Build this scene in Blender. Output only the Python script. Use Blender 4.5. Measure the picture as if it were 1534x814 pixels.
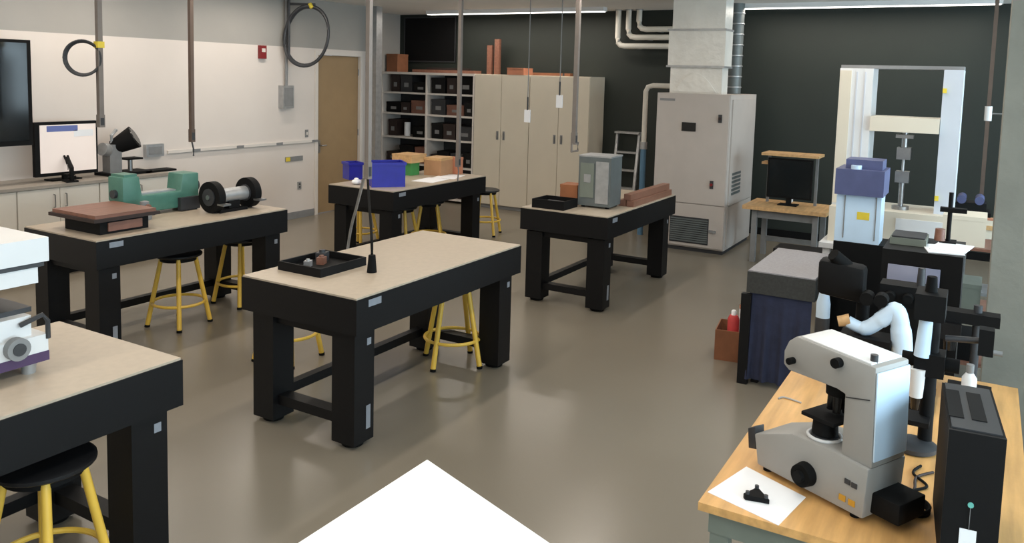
import bpy, bmesh, math, random
from mathutils import Vector, Matrix

random.seed(7)
for o in list(bpy.data.objects): bpy.data.objects.remove(o)
scene = bpy.context.scene
C = scene.collection

# ------------------------------------------------------------------ camera
W, H = 1534, 814
F, PY = 1216.536, 229.797              # focal length and principal point row in pixels
YAW, PITCH, ROLL = .529473, .0951375, .0266296
CH = 2.163                             # camera height
_f = Vector((math.cos(YAW)*math.cos(PITCH), math.sin(YAW)*math.cos(PITCH), -math.sin(PITCH)))
_r = Vector((math.sin(YAW), -math.cos(YAW), 0))
_u = _r.cross(_f)
RT = _r*math.cos(ROLL) + _u*math.sin(ROLL)
UP = _u*math.cos(ROLL) - _r*math.sin(ROLL)
cam_data = bpy.data.cameras.new('camera')
cam_data.sensor_width = 36
cam_data.lens = F/W*36
cam_data.shift_y = -(H/2-PY)/W
cam_data.clip_start = .05
cam = bpy.data.objects.new('camera', cam_data)
C.objects.link(cam)
M = Matrix((RT, UP, -_f)).transposed().to_4x4()
M.translation = Vector((0, 0, CH))
cam.matrix_world = M
scene.camera = cam
EYE = Vector((0, 0, CH))
def ray(px, py): return RT*((px-W/2)/F) - UP*((py-PY)/F) + _f
def onz(px, py, z): d = ray(px, py); return EYE + d*((z-CH)/d.z)
def onx(px, py, x): d = ray(px, py); return EYE + d*(x/d.x)
def ony(px, py, y): d = ray(px, py); return EYE + d*(y/d.y)
def onplane(px, py, p, n): d = ray(px, py); return EYE + d*((p-EYE).dot(n)/d.dot(n))

# ------------------------------------------------------------------ world, exposure
world = bpy.data.worlds.new('sky'); scene.world = world
world.use_nodes = True
bg = world.node_tree.nodes['Background']
bg.inputs[0].default_value = (.62, .80, 1, 1); bg.inputs[1].default_value = 1.0
vs = scene.view_settings
vs.view_transform = 'Standard'; vs.look = 'None'; vs.gamma = 1; vs.use_curve_mapping = False
vs.exposure = -0.12
LAMP = 17.0           # watts of one ceiling luminaire
DAY = 165.0           # watts of daylight through one window
def area(name, loc, rot, sx, sy, power, col, parent=None):
    l = bpy.data.lights.new(name, 'AREA'); l.shape = 'RECTANGLE'; l.size = sx; l.size_y = sy
    l.energy = power; l.color = col
    o = bpy.data.objects.new(name, l); C.objects.link(o)
    o.location = loc; o.rotation_euler = rot; o.parent = parent
    return o
RX0, RX1, RY0, RY1, RZ = -3.0, 11.7, -2.4, 8.65, 3.2
WINS = [(-1.9, .1), (.7, 2.7), (3.3, 5.3), (5.9, 7.9), (8.5, 10.5)]
for a, b in WINS[:]:
    area('window_daylight', ((a+b)/2, RY0-.32, 1.75), (math.radians(90), 0, math.radians(0)), b-a, 1.9, DAY, (.74, .87, 1))

# ------------------------------------------------------------------ materials
def lin(c):
    c /= 255
    return c/12.92 if c <= .04045 else ((c+.055)/1.055)**2.4
MATS = {}
def mat(name, rgb, rough=.5, metal=0, var=.12, scale=8, bump=0, bscale=60, emit=0, coat=0, spec=.5):
    m = bpy.data.materials.new(name); m.use_nodes = True
    nt = m.node_tree; b = nt.nodes['Principled BSDF']
    col = [lin(v) for v in rgb]
    b.inputs['Roughness'].default_value = rough
    b.inputs['Metallic'].default_value = metal
    b.inputs['Specular IOR Level'].default_value = spec
    if coat: b.inputs['Coat Weight'].default_value = coat
    tc = nt.nodes.new('ShaderNodeTexCoord')
    nz = nt.nodes.new('ShaderNodeTexNoise'); nz.inputs['Scale'].default_value = scale; nz.inputs['Detail'].default_value = 4
    nt.links.new(tc.outputs['Object'], nz.inputs['Vector'])
    rp = nt.nodes.new('ShaderNodeValToRGB')
    rp.color_ramp.elements[0].position = .3; rp.color_ramp.elements[1].position = .7
    rp.color_ramp.elements[0].color = [v*(1-var) for v in col]+[1]
    rp.color_ramp.elements[1].color = [min(1, v*(1+var)) for v in col]+[1]
    nt.links.new(nz.outputs['Fac'], rp.inputs['Fac'])
    nt.links.new(rp.outputs['Color'], b.inputs['Base Color'])
    if bump:
        n2 = nt.nodes.new('ShaderNodeTexNoise'); n2.inputs['Scale'].default_value = bscale; n2.inputs['Detail'].default_value = 3
        nt.links.new(tc.outputs['Object'], n2.inputs['Vector'])
        bp = nt.nodes.new('ShaderNodeBump'); bp.inputs['Strength'].default_value = bump; bp.inputs['Distance'].default_value = .02
        nt.links.new(n2.outputs['Fac'], bp.inputs['Height']); nt.links.new(bp.outputs['Normal'], b.inputs['Normal'])
    if emit:
        nt.links.new(rp.outputs['Color'], b.inputs['Emission Color'])
        b.inputs['Emission Strength'].default_value = emit
    MATS[name] = m
    return m
def wood(name, rgb, rough=.45, scale=3, var=.18):
    m = mat(name, rgb, rough, 0, var, scale, .05, 40)
    nt = m.node_tree
    nz = [n for n in nt.nodes if n.type == 'TEX_NOISE'][0]; tc = [n for n in nt.nodes if n.type == 'TEX_COORD'][0]
    mp = nt.nodes.new('ShaderNodeMapping'); mp.inputs['Scale'].default_value = (1, 9, 9)
    nt.links.new(tc.outputs['Object'], mp.inputs['Vector']); nt.links.new(mp.outputs['Vector'], nz.inputs['Vector'])
    return m
mat('white_paint', (216, 206, 198), .75, var=.02, scale=2)
mat('grey_wall', (160, 156, 150), .8, var=.03, scale=2)
mat('dark_paint', (30, 37, 32), .65, var=.10, scale=1.5)
mat('ceiling_white', (224, 222, 218), .85, var=.02, scale=2)
mat('pale_wall', (206, 202, 196), .8, var=.03, scale=2)
mat('black_body', (9, 9, 11), .5, spec=.28, var=.1, scale=20, bump=.02)
mat('black_matte', (9, 9, 10), .7, spec=.2, var=.12, scale=20)
mat('black_gloss', (14, 15, 17), .2, var=.1, scale=10)
mat('black_rubber', (8, 8, 8), .85, spec=.2, var=.15, scale=30)
mat('charcoal', (48, 49, 52), .5, var=.1, scale=15)
mat('laminate', (176, 162, 144), .38, var=.05, scale=25)
mat('yellow', (226, 184, 74), .35, var=.05, scale=10)
mat('seat_black', (18, 18, 20), .45, spec=.35, var=.1, scale=20)
mat('steel', (150, 150, 150), .35, .85, .08, 20)
mat('galvanised', (172, 173, 174), .4, .6, .12, 14)
mat('pole_grey', (122, 114, 108), .5, .3, .08, 10)
mat('pole_brown', (92, 76, 66), .5, .2, .1, 10)
mat('silver_label', (150, 156, 166), .35, .4, .05, 30)
mat('cabinet_cream', (214, 204, 186), .6, var=.02, scale=3)
mat('cabinet_white', (214, 208, 198), .6, var=.02, scale=3)
mat('worktop_grey', (150, 142, 132), .45, var=.08, scale=20)
mat('unit_grey', (180, 171, 164), .5, var=.03, scale=4)
mat('daylit_bluish', (196, 200, 208), .45, var=.03, scale=4)  # testing frame white with cool daylight tinted into the colour
mat('door_tan', (150, 124, 90), .55, var=.05, scale=5)
mat('frame_white', (214, 206, 198), .55, var=.02, scale=4)
mat('instrument_white', (216, 216, 216), .4, var=.02, scale=6)
mat('instrument_grey', (152, 150, 146), .5, var=.03, scale=10)
mat('plastic_and_daylight_blue', (198, 220, 240), .4, var=.03, scale=6)  # pale blue plastic, also the daylight colour on the microscope's rear face
mat('grey_mid', (126, 126, 126), .5, var=.08, scale=12)
mat('grey_green', (112, 118, 108), .55, var=.05, scale=10)
mat('enclosure_grey', (98, 104, 104), .45, .2, .08, 10)
mat('green_casting', (70, 116, 102), .45, var=.1, scale=10, bump=.05)
mat('brown_red', (120, 82, 68), .5, var=.12, scale=8)
mat('orange_brown', (150, 92, 56), .6, var=.12, scale=8)
mat('cardboard', (170, 128, 92), .8, var=.08, scale=10)
mat('box_brown', (132, 84, 56), .8, var=.1, scale=10)
mat('red', (122, 22, 26), .5, var=.08, scale=10)
mat('red_soft', (196, 62, 62), .6, var=.1, scale=10)
mat('blue_bin', (28, 30, 150), .4, var=.1, scale=10)
mat('blue_violet', (78, 84, 122), .5, var=.08, scale=10)
mat('navy_cloth', (38, 42, 64), .9, var=.18, scale=12, bump=.3, bscale=18)
mat('granite', (146, 142, 144), .55, var=.12, scale=60)
mat('granite_dark', (50, 50, 48), .6, var=.2, scale=60)
mat('lavender_panel', (128, 132, 154), .3, var=.06, scale=6)
mat('paper', (240, 240, 242), .8, var=.015, scale=10)
mat('board_white', (250, 252, 252), .6, var=.005, scale=3)
mat('purple', (70, 48, 84), .5, var=.1, scale=10)
mat('yellow_sticker', (222, 196, 60), .5, var=.04, scale=20)
mat('green_item', (66, 140, 74), .6, var=.1, scale=10)
mat('salmon', (190, 124, 94), .7, var=.1, scale=10)
mat('foil_wrap', (226, 222, 214), .38, .15, .05, 5, .55, 9)
mat('pipe_white', (222, 218, 208), .5, var=.03, scale=6)
mat('pipe_blue', (84, 122, 150), .5, var=.06, scale=6)
mat('concrete', (122, 121, 112), .85, var=.08, scale=5, bump=.1, bscale=25)
mat('dark_brown', (44, 30, 26), .7, var=.2, scale=8)
mat('copper_rose', (138, 98, 80), .4, .2, .12, 8)
mat('glow', (255, 250, 240), .5, var=0, emit=4)
mat('screen_white', (226, 212, 204), .3, var=.02, scale=3, emit=.35)
mat('screen_blue', (90, 100, 150), .3, var=.05, scale=6, emit=.3)
mat('screen_dark', (22, 26, 28), .12, var=.2, scale=2)
mat('teal_light', (90, 160, 150), .4, var=.02, emit=.4)
mat('lens_brass', (206, 160, 60), .4, .5, .05, 10)
wood('birch', (206, 158, 98), .42)
wood('bench_wood', (196, 156, 108), .5)
wood('brown_wood', (124, 84, 68), .45)

# glass for the windows: thin pane, light passes
gm = bpy.data.materials.new('window_glass'); gm.use_nodes = True
nt = gm.node_tree; nt.nodes.clear()
go = nt.nodes.new('ShaderNodeOutputMaterial'); gx = nt.nodes.new('ShaderNodeMixShader'); gt = nt.nodes.new('ShaderNodeBsdfTransparent'); gg = nt.nodes.new('ShaderNodeBsdfGlossy')
gg.inputs['Roughness'].default_value = .02; gt.inputs['Color'].default_value = (.93, .97, .96, 1); gx.inputs[0].default_value = .06
nt.links.new(gt.outputs[0], gx.inputs[1]); nt.links.new(gg.outputs[0], gx.inputs[2]); nt.links.new(gx.outputs[0], go.inputs[0])
MATS['window_glass'] = gm

# polished concrete floor
fm = mat('polished_concrete', (124, 116, 103), .27, var=.07, scale=.8)
nt = fm.node_tree; pb = nt.nodes['Principled BSDF']
rn = nt.nodes.new('ShaderNodeTexNoise'); rn.inputs['Scale'].default_value = 2.2; rn.inputs['Detail'].default_value = 2; rn.inputs['Distortion'].default_value = .3
mr = nt.nodes.new('ShaderNodeMapRange'); mr.inputs[3].default_value = .20; mr.inputs[4].default_value = .32
tc = [n for n in nt.nodes if n.type == 'TEX_COORD'][0]
nt.links.new(tc.outputs['Object'], rn.inputs['Vector']); nt.links.new(rn.outputs['Fac'], mr.inputs[0]); pb.inputs['Roughness'].default_value = .26
pb.inputs['Specular IOR Level'].default_value = .6
frp = [n for n in nt.nodes if n.type == 'VALTORGB'][0]; frp.color_ramp.elements[0].position = .1; frp.color_ramp.elements[1].position = .9
nz = [n for n in nt.nodes if n.type == 'TEX_NOISE'][0]; nz.inputs['Detail'].default_value = 3; nz.inputs['Roughness'].default_value = .5

# ------------------------------------------------------------------ mesh helpers
class MB:
    def __init__(s): s.bm = bmesh.new()
    def box(s, x0, x1, y0, y1, z0, z1):
        v = [s.bm.verts.new(p) for p in ((x0,y0,z0),(x1,y0,z0),(x1,y1,z0),(x0,y1,z0),(x0,y0,z1),(x1,y0,z1),(x1,y1,z1),(x0,y1,z1))]
        for f in ((3,2,1,0),(4,5,6,7),(0,1,5,4),(1,2,6,5),(2,3,7,6),(3,0,4,7)): s.bm.faces.new([v[i] for i in f])
        return s
    def obox(s, p, ax, ay, az):
        """box from corner p along three vectors"""
        p = Vector(p); ax, ay, az = Vector(ax), Vector(ay), Vector(az)
        v = [s.bm.verts.new(q) for q in (p, p+ax, p+ax+ay, p+ay, p+az, p+ax+az, p+ax+ay+az, p+ay+az)]
        fs = [s.bm.faces.new([v[i] for i in f]) for f in ((3,2,1,0),(4,5,6,7),(0,1,5,4),(1,2,6,5),(2,3,7,6),(3,0,4,7))]
        bmesh.ops.recalc_face_normals(s.bm, faces=fs)
        return s
    def ring(s, c, d, r, n, ref=None):
        d = Vector(d).normalized(); a = Vector((0,0,1)) if abs(d.z) < .9 else Vector((1,0,0))
        if ref is not None: a = ref
        e1 = d.cross(a).normalized(); e2 = d.cross(e1).normalized()
        return [s.bm.verts.new(Vector(c)+e1*r*math.cos(2*math.pi*k/n)+e2*r*math.sin(2*math.pi*k/n)) for k in range(n)]
    def skin(s, rings, cap=True, closed=False):
        n = len(rings[0]); fs = []
        prs = list(zip(rings, rings[1:])) + ([(rings[-1], rings[0])] if closed else [])
        for a, b in prs:
            for k in range(n): fs.append(s.bm.faces.new((a[k], a[(k+1)%n], b[(k+1)%n], b[k])))
        if cap and not closed:
            fs.append(s.bm.faces.new(rings[0][::-1])); fs.append(s.bm.faces.new(rings[-1]))
        bmesh.ops.recalc_face_normals(s.bm, faces=fs)
        return s
    def cyl(s, p0, p1, r0, r1=None, n=16):
        r1 = r0 if r1 is None else r1; d = Vector(p1)-Vector(p0)
        return s.skin([s.ring(p0, d, r0, n), s.ring(p1, d, r1, n)])
    def tube(s, pts, r, n=8, closed=False):
        pts = [Vector(p) for p in pts]; rings = []; L = len(pts)
        for i, p in enumerate(pts):
            a = pts[(i-1)%L] if (closed or i) else p; b = pts[(i+1)%L] if (closed or i < L-1) else p
            d = b-a; ref = Vector((.13,.21,.97)) if abs(d.normalized().dot(Vector((.13,.21,.97)))) < .93 else None
            rr = r[i] if isinstance(r, (list, tuple)) else r
            rings.append(s.ring(p, d, rr, n, Vector((.13,.21,.97))))
        return s.skin(rings, True, closed)
    def lathe(s, prof, c=(0,0,0), n=24):
        c = Vector(c); rings = []
        for r, z in prof: rings.append([s.bm.verts.new(c+Vector((r*math.cos(2*math.pi*k/n), r*math.sin(2*math.pi*k/n), z))) for k in range(n)])
        return s.skin(rings)
    def prism(s, poly, o, eu, ev, ew):
        """extrude 2-d polygon (u,v) at origin o along ew"""
        o, eu, ev, ew = Vector(o), Vector(eu), Vector(ev), Vector(ew)
        a = [s.bm.verts.new(o+eu*u+ev*v) for u, v in poly]; b = [s.bm.verts.new(o+eu*u+ev*v+ew) for u, v in poly]
        return s.skin([a, b])
    def ball(s, c, r, n=12):
        c = Vector(c); rr = r if isinstance(r, (tuple, list)) else (r, r, r); rings = []
        for i in range(1, n): 
            t = math.pi*i/n
            rings.append([s.bm.verts.new(c+Vector((rr[0]*math.sin(t)*math.cos(2*math.pi*k/16), rr[1]*math.sin(t)*math.sin(2*math.pi*k/16), -rr[2]*math.cos(t)))) for k in range(16)])
        return s.skin(rings)
    def build(s, name, m, parent=None, bevel=0, smooth=None, seg=2):
        if bevel:
            es = [e for e in s.bm.edges if len(e.link_faces) == 2 and e.calc_face_angle(0) > .6]
            bmesh.ops.bevel(s.bm, geom=es, offset=bevel, segments=seg, profile=.5, affect='EDGES', clamp_overlap=True)
        me = bpy.data.meshes.new(name); s.bm.to_mesh(me); s.bm.free()
        if smooth is None or smooth:
            for p in me.polygons: p.use_smooth = True
            me.set_sharp_from_angle(angle=math.radians(38))
        me.materials.append(MATS[m])
        o = bpy.data.objects.new(name, me); C.objects.link(o); o.parent = parent
        return o
def tag(o, label, cat, group=None):
    o['label'] = label; o['category'] = cat
    if group: o['group'] = group
    return o
def thing(name, label, cat, loc=(0,0,0), rz=0, group=None):
    o = bpy.data.objects.new(name, None); C.objects.link(o); o.empty_display_size = .1
    o.location = loc; o.rotation_euler = (0, 0, rz)
    return tag(o, label, cat, group)
def struct(o): o['kind'] = 'structure'; return o
def copy_tree(o, parent=None):
    kids = [c for c in o.children]
    c = o.copy(); C.objects.link(c); c.parent = parent
    for k in kids: copy_tree(k, c)
    return c
def box(name, m, parent, x0, x1, y0, y1, z0, z1, bevel=.004): return MB().box(x0,x1,y0,y1,z0,z1).build(name, m, parent, bevel)
def smoothpath(pts, k=8):
    pts = [Vector(p) for p in pts]; out = []
    for i in range(len(pts)-1):
        p0 = pts[max(i-1,0)]; p1 = pts[i]; p2 = pts[i+1]; p3 = pts[min(i+2,len(pts)-1)]
        for j in range(k):
            t = j/k
            out.append(.5*((2*p1)+(p2-p0)*t+(2*p0-5*p1+4*p2-p3)*t*t+(-p0+3*p1-3*p2+p3)*t**3))
    return out+[pts[-1]]

# ------------------------------------------------------------------ the room
T = .15
struct(MB().box(RX0-T, RX1+T, RY0-T, 9.25+T, -.12, 0).build('floor', 'polished_concrete'))
struct(MB().box(RX0-T, RX1+T, RY0-T, 9.25+T, RZ, RZ+.12).build('ceiling', 'ceiling_white'))
DX0, DX1, DZ = 8.99, 9.93, 2.40          # door opening in the left wall
wl = struct(MB().box(RX0, DX0-.06, RY1, RY1+T, 0, 2.49).box(DX1+.06, 10.25, RY1, RY1+T, 0, 2.49).box(DX0-.06, DX1+.06, RY1, RY1+T, DZ+.06, 2.49).build('wall_left', 'white_paint'))
MB().box(RX0, 10.25, RY1, RY1+T, 2.49, RZ).build('upper_band', 'grey_wall', wl)  # upper part of the wall in a darker grey
wa = struct(MB().box(10.10, RX1, 9.25, 9.25+T, 0, RZ).box(10.10, 10.25, RY1+T, 9.25, 0, RZ).build('wall_alcove', 'grey_wall'))
struct(MB().box(RX1, RX1+T, RY0-T, 9.25+T, 0, RZ).build('wall_back', 'dark_paint'))
struct(MB().box(RX0-T, RX0, RY0-T, 9.25+T, 0, RZ).build('wall_front', 'pale_wall'))
m = MB(); z0, z1 = .8, 2.7
xs = [RX0] + [v for w in WINS for v in w] + [RX1]
for i in range(0, len(xs), 2): m.box(xs[i], xs[i+1], RY0-T, RY0, z0, z1)
m.box(RX0, RX1, RY0-T, RY0, 0, z0).box(RX0, RX1, RY0-T, RY0, z1, RZ)
struct(m.build('wall_right', 'pale_wall'))
for i, (a, b) in enumerate(WINS):
    fr = MB(); y0, y1 = RY0-.11, RY0-.05
    fr.box(a, b, y0, y1, z0, z0+.05).box(a, b, y0, y1, z1-.05, z1).box(a, a+.05, y0, y1, z0+.05, z1-.05).box(b-.05, b, y0, y1, z0+.05, z1-.05).box((a+b)/2-.025, (a+b)/2+.025, y0, y1, z0+.05, z1-.05)
    w = struct(fr.build('window_%d' % (i+1), 'frame_white'))
    for s0, s1 in ((a+.05, (a+b)/2-.025), ((a+b)/2+.025, b-.05)):
        MB().box(s0, s1, RY0-.085, RY0-.079, z0+.05, z1-.05).build('pane', 'window_glass', w, 0, False)
bb = struct(MB().box(RX0, DX0-.07, RY1-.014, RY1, 0, .10).build('baseboard_left', 'grey_mid'))
bb = struct(MB().box(RX1-.014, RX1, RY0, 9.25, 0, .10).build('baseboard_back', 'black_matte'))
# door
dr = struct(MB().box(DX0-.06, DX0, RY1-.02, RY1+.1, 0, DZ+.06).box(DX1, DX1+.06, RY1-.02, RY1+.1, 0, DZ+.06).box(DX0, DX1, RY1-.02, RY1+.1, DZ, DZ+.06).build('door_1', 'frame_white', None, .004))
box('door_leaf', 'door_tan', dr, DX0+.004, DX1-.004, RY1+.03, RY1+.075, .008, DZ-.004, .003)
hd = MB().box(DX0+.05, DX0+.09, RY1+.02, RY1+.03, .93, 1.12).build('door_handle', 'steel', dr, .003)
MB().tube([(DX0+.07, RY1+.02, 1.04), (DX0+.07, RY1-.03, 1.04), (DX0+.17, RY1-.03, 1.04)], .011, 8).build('lever', 'steel', hd)
for z in (.25, 1.2, 2.15): MB().cyl((DX1-.002, RY1+.02, z-.05), (DX1-.002, RY1+.02, z+.05), .01, n=8).build('hinge', 'steel', dr)
# steel column by the alcove
cx = ony(562, 150, 8.5)
sc_ = struct(MB().box(cx.x-.07, cx.x+.07, 8.43, 8.57, .012, RZ).build('column_steel', 'galvanised', None, .012))
MB().box(cx.x-.14, cx.x+.14, 8.36, 8.64, 0, .012).build('base_plate', 'galvanised', sc_, .003)
# concrete column by the desk
cc = struct(MB().box(4.75, 5.25, -.57, -.0615, 0, RZ).build('column_concrete', 'concrete', None, .02))

# ------------------------------------------------------------------ ceiling lights
def ceiling_light(x, y, ln, label, alongy=False, power=LAMP):
    t = thing('ceiling_light', label, 'light', (x, y, RZ), math.pi/2 if alongy else 0, 'linear ceiling lights')
    MB().box(-ln/2, ln/2, -.07, .07, -.06, 0).build('housing', 'instrument_white', t, .006)
    MB().box(-ln/2+.02, ln/2-.02, -.055, .055, -.068, -.06).build('diffuser', 'glow', t)
    area('lamp', (0, 0, -.075), (0, 0, 0), ln-.06, .1, power*ln/1.5, (1, .90, .79), t)
    return t
rows = [(0.9, 'aisle beside the desks'), (3.4, 'row of three black tables'), (5.9, 'row of two black tables'), (7.9, 'wall with the tan door')]
for y, what in rows:
    for x in (-1.4, .8, 3.0, 5.2, 7.4):
        ceiling_light(x, y, 1.6, 'white linear ceiling light running above the ' + what)
ceiling_light(11.05, 6.55, 3.2, 'long white linear ceiling light above the cream cabinets', True)
ceiling_light(11.05, 1.45, 3.0, 'long white linear ceiling light above the testing frame corner', True)

# ------------------------------------------------------------------ optical tables
TZ = .912
def optical_table(label, x, y):
    L, D, w = 1.83, .915, .17
    t = thing('optical_table', label, 'table', (x, y, 0), 0, 'black optical tables with beige tops')
    b = MB().box(0, L, 0, D, .70, .902).build('table_body', 'black_body', t, .004)
    MB().box(.006, L-.006, .006, D-.006, .902, TZ).build('top_skin', 'laminate', t, .002)
    MB().box(.10, .21, -.003, 0, .845, .885).build('name_plate', 'silver_label', b)
    ix, iy = .045, .05
    for i, lx in enumerate((ix, L-ix-w)):
        for j, ly in enumerate((iy, D-iy-w)):
            lg = MB().box(lx, lx+w, ly, ly+w, .028, .685).build('leg', 'black_body', t, .014)
            MB().lathe([(.062, 0), (.066, .008), (.066, .028), (.03, .029)], (lx+w/2, ly+w/2, 0), 16).build('levelling_foot', 'black_rubber', lg)
            MB().box(lx+.03, lx+w-.03, ly+.03, ly+w-.03, .685, .70).build('isolator_mount', 'black_matte', lg, .004)
            if j == 0:
                MB().box(lx+w*.62, lx+w*.82, ly-.002, ly, .60, .64).build('sticker', 'silver_label', lg)
                if i == 0: MB().box(lx+w*.60, lx+w*.82, ly-.002, ly, .10, .24).build('warning_plate', 'silver_label', lg)
    for lx in (ix, L-ix-w):
        MB().box(lx+.04, lx+w-.04, iy+w, D-iy-w, .12, .18).build('end_brace', 'black_body', t, .004)
        MB().box(lx+.03, lx+w-.03, iy+w, D-iy-w, .635, .70).build('upper_brace', 'black_body', t, .004)
    MB().box(ix+w, L-ix-w, D-iy-w+.05, D-iy-w+.11, .13, .19).build('long_brace', 'black_body', t, .004)
    return t
optical_table('black optical table carrying the white instrument with a purple stripe', .405, 2.93)
optical_table('black optical table with a mostly bare top holding one shallow black tray', 3.36, 2.935)
optical_table('black optical table holding the green casting and the brown topped box', 3.42, 5.41)
optical_table('black optical table holding two blue bins and cardboard boxes', 6.70, 5.36)
optical_table('black optical table holding the grey metal enclosure and long rails', 6.71, 2.90)

# ------------------------------------------------------------------ stools
def make_stool():
    t = thing('stool', '', 'stool', (0, 0, 0), 0, 'yellow legged lab stools')
    MB().lathe([(.10, .585), (.175, .588), (.19, .598), (.19, .612), (.175, .622), (.05, .618)], n=28).build('seat', 'seat_black', t)
    MB().lathe([(.145, .555), (.145, .585)], n=24).build('seat_mount', 'black_matte', t)
    for a in range(4):
        c, s = math.cos(math.pi/4+a*math.pi/2), math.sin(math.pi/4+a*math.pi/2)
        lg = MB().cyl((c*.245, s*.245, .015), (c*.13, s*.13, .587), .0195, .0185, 10).build('leg', 'yellow', t)
        MB().cyl((c*.247, s*.247, 0), (c*.244, s*.244, .02), .022, n=10).build('foot_cap', 'black_rubber', lg)
    z = .20; r = .2085
    MB().tube([(r*math.cos(k*math.pi/16), r*math.sin(k*math.pi/16), z) for k in range(32)], .0125, 8, True).build('foot_ring', 'yellow', t)
    return t
SP = [((4.37, 5.77), .14, 'yellow legged stool pushed under the middle of the green casting table'),
      ((5.12, 5.87), 0, 'yellow legged stool at the far end of the green casting table, near the bench grinder'),
      ((4.93, 3.36), math.pi/4, 'yellow legged stool tucked under the table with the single black tray, near its far end'),
      ((4.30, 4.42), .1, 'yellow legged stool between the black tray table and the green casting table'),
      ((7.45, 5.84), .2, 'yellow legged stool under the table with the blue bins, below the big bin'),
      ((8.0, 5.84), .6, 'yellow legged stool under the table with the blue bins, below the cardboard boxes'),
      ((9.28, 5.83), .3, 'yellow legged stool standing free beside the cream cabinets'),
      ((7.62, 6.62), .0, 'yellow legged stool behind the table with the blue bins, toward the tan door')]
sp9 = onz(80, 697, .60)
SP.append(((sp9.x-.01, sp9.y+.05), .31, 'yellow legged stool under the table with the purple striped instrument'))
st0 = make_stool()
for i, (p, rz, lb) in enumerate(SP):
    o = st0 if i == 0 else copy_tree(st0)
    o.location = (p[0], p[1], 0); o.rotation_euler.z = rz; o['label'] = lb

# ------------------------------------------------------------------ white slanted board in the foreground
d0 = onz(640, 688, 1.16)
a, ph = math.radians(12.5), math.radians(205)
n = Vector((math.sin(a)*math.cos(ph), math.sin(a)*math.sin(ph), math.cos(a)))
p1 = onplane(445, 814, d0, n); p2 = onplane(825, 814, d0, n)
e1 = (p1-d0).normalized(); e2 = (p2-d0); e2 = (e2-e1*e2.dot(e1)).normalized()
ctr = d0+e1*.34+e2*.30
t = thing('lectern', 'white slanted lectern board in the open aisle', 'lectern', (ctr.x, ctr.y, 0))
L0 = d0-Vector((ctr.x, ctr.y, 0))
tp = MB().obox(L0-n*.022, e1*.68, e2*.60, n*.022).build('board', 'board_white', t, .003)
MB().obox(L0+e1*.10+e2*.10-n*.04, e1*.48, e2*.40, n*.018).build('support_plate', 'steel', tp, .002)
MB().cyl((0, 0, .02), (0, 0, (ctr.z-.045)), .03, n=16).build('post', 'steel', t)
MB().lathe([(.26, 0), (.26, .012), (.20, .025), (.03, .03)], n=28).build('base', 'steel', t)

# ------------------------------------------------------------------ left wall: counter, displays, microscope
CT = .955; CY0 = 8.03
cab_labels = ['white two door base cabinet under the counter, nearest the large dark display', 'white two door base cabinet under the counter, below the lit computer monitor', 'white two door base cabinet under the counter, below the black bench microscope', 'white two door base cabinet at the counter end nearest the tan door']
for i in range(4):
    x0 = 2.6+i*.85
    t = thing('base_cabinet', cab_labels[i], 'cabinet', (x0, CY0+.03, 0), 0, 'white base cabinets under the counter')
    MB().box(.0, .845, .02, .58, .08, CT-.03).build('body', 'cabinet_white', t, .002)
    MB().box(.0, .845, .07, .56, 0, .08).build('plinth', 'black_matte', t)
    for k in range(2):
        d = MB().box(.006+k*.42, .42+k*.42, 0, .019, .09, CT-.04).build('door', 'cabinet_white', t, .003)
        MB().tube([((.36 if k == 0 else .48), 0, .72), ((.36 if k == 0 else .48), -.025, .72), ((.36 if k == 0 else .48), -.025, .85), ((.36 if k == 0 else .48), 0, .85)], .006, 6).build('handle', 'steel', d)
t = tag(MB().box(2.56, 6.03, CY0, RY1-.005, CT-.03, CT).build('worktop', 'worktop_grey', None, .004), 'long grey worktop along the white wall', 'worktop')

# big dark display, standing on the counter
a1 = ony(44, 60, 8.15); a2 = ony(52, 210, 8.15)
t = thing('wall_display', 'large dark flat display with its right edge above the counter', 'display', (3.8, 8.2, CT))
MB().box(-.75, a1.x-3.8+.02, -.03, .03, a2.z-CT-.05, a1.z-CT).build('screen_panel', 'black_matte', t, .008)
MB().box(-.72, a1.x-3.8-.02, -.033, -.030, a2.z-CT, a1.z-CT-.03).build('screen', 'screen_dark', t)
MB().box(-.05, .05, -.03, .03, .02, a2.z-CT-.05).build('stand_neck', 'black_matte', t, .004)
MB().box(-.3, .3, -.09, .14, 0, .02).build('stand_foot', 'black_matte', t, .004)

# computer monitor with a white window showing
tl = ony(52, 184, 8.22); br = ony(148, 262, 8.22)
t = thing('computer_monitor', 'computer monitor with a black bezel showing a white window with a blue bar', 'monitor', ((tl.x+br.x)/2, 8.25, CT))
hw = (br.x-tl.x)/2; zt = tl.z-CT; zb = br.z-CT+.03
MB().box(-hw, hw, -.02, .03, zb, zt).build('bezel', 'black_matte', t, .008)
MB().box(-hw+.05, hw-.02, -.024, -.02, zb+.035, zt-.03).build('screen', 'screen_white', t)
MB().box(-hw+.12, hw-.22, -.0255, -.024, zt-.10, zt-.04).build('title_bar', 'screen_blue', t)
MB().box(hw-.26, hw-.05, -.0255, -.024, zt-.16, zt-.09).build('bright_panel', 'paper', t)
MB().box(-.04, .04, -.01, .03, .015, zb).build('neck', 'black_matte', t, .003)
MB().box(-.16, .16, -.01, .14, 0, .015).build('foot', 'black_matte', t, .004)

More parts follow.
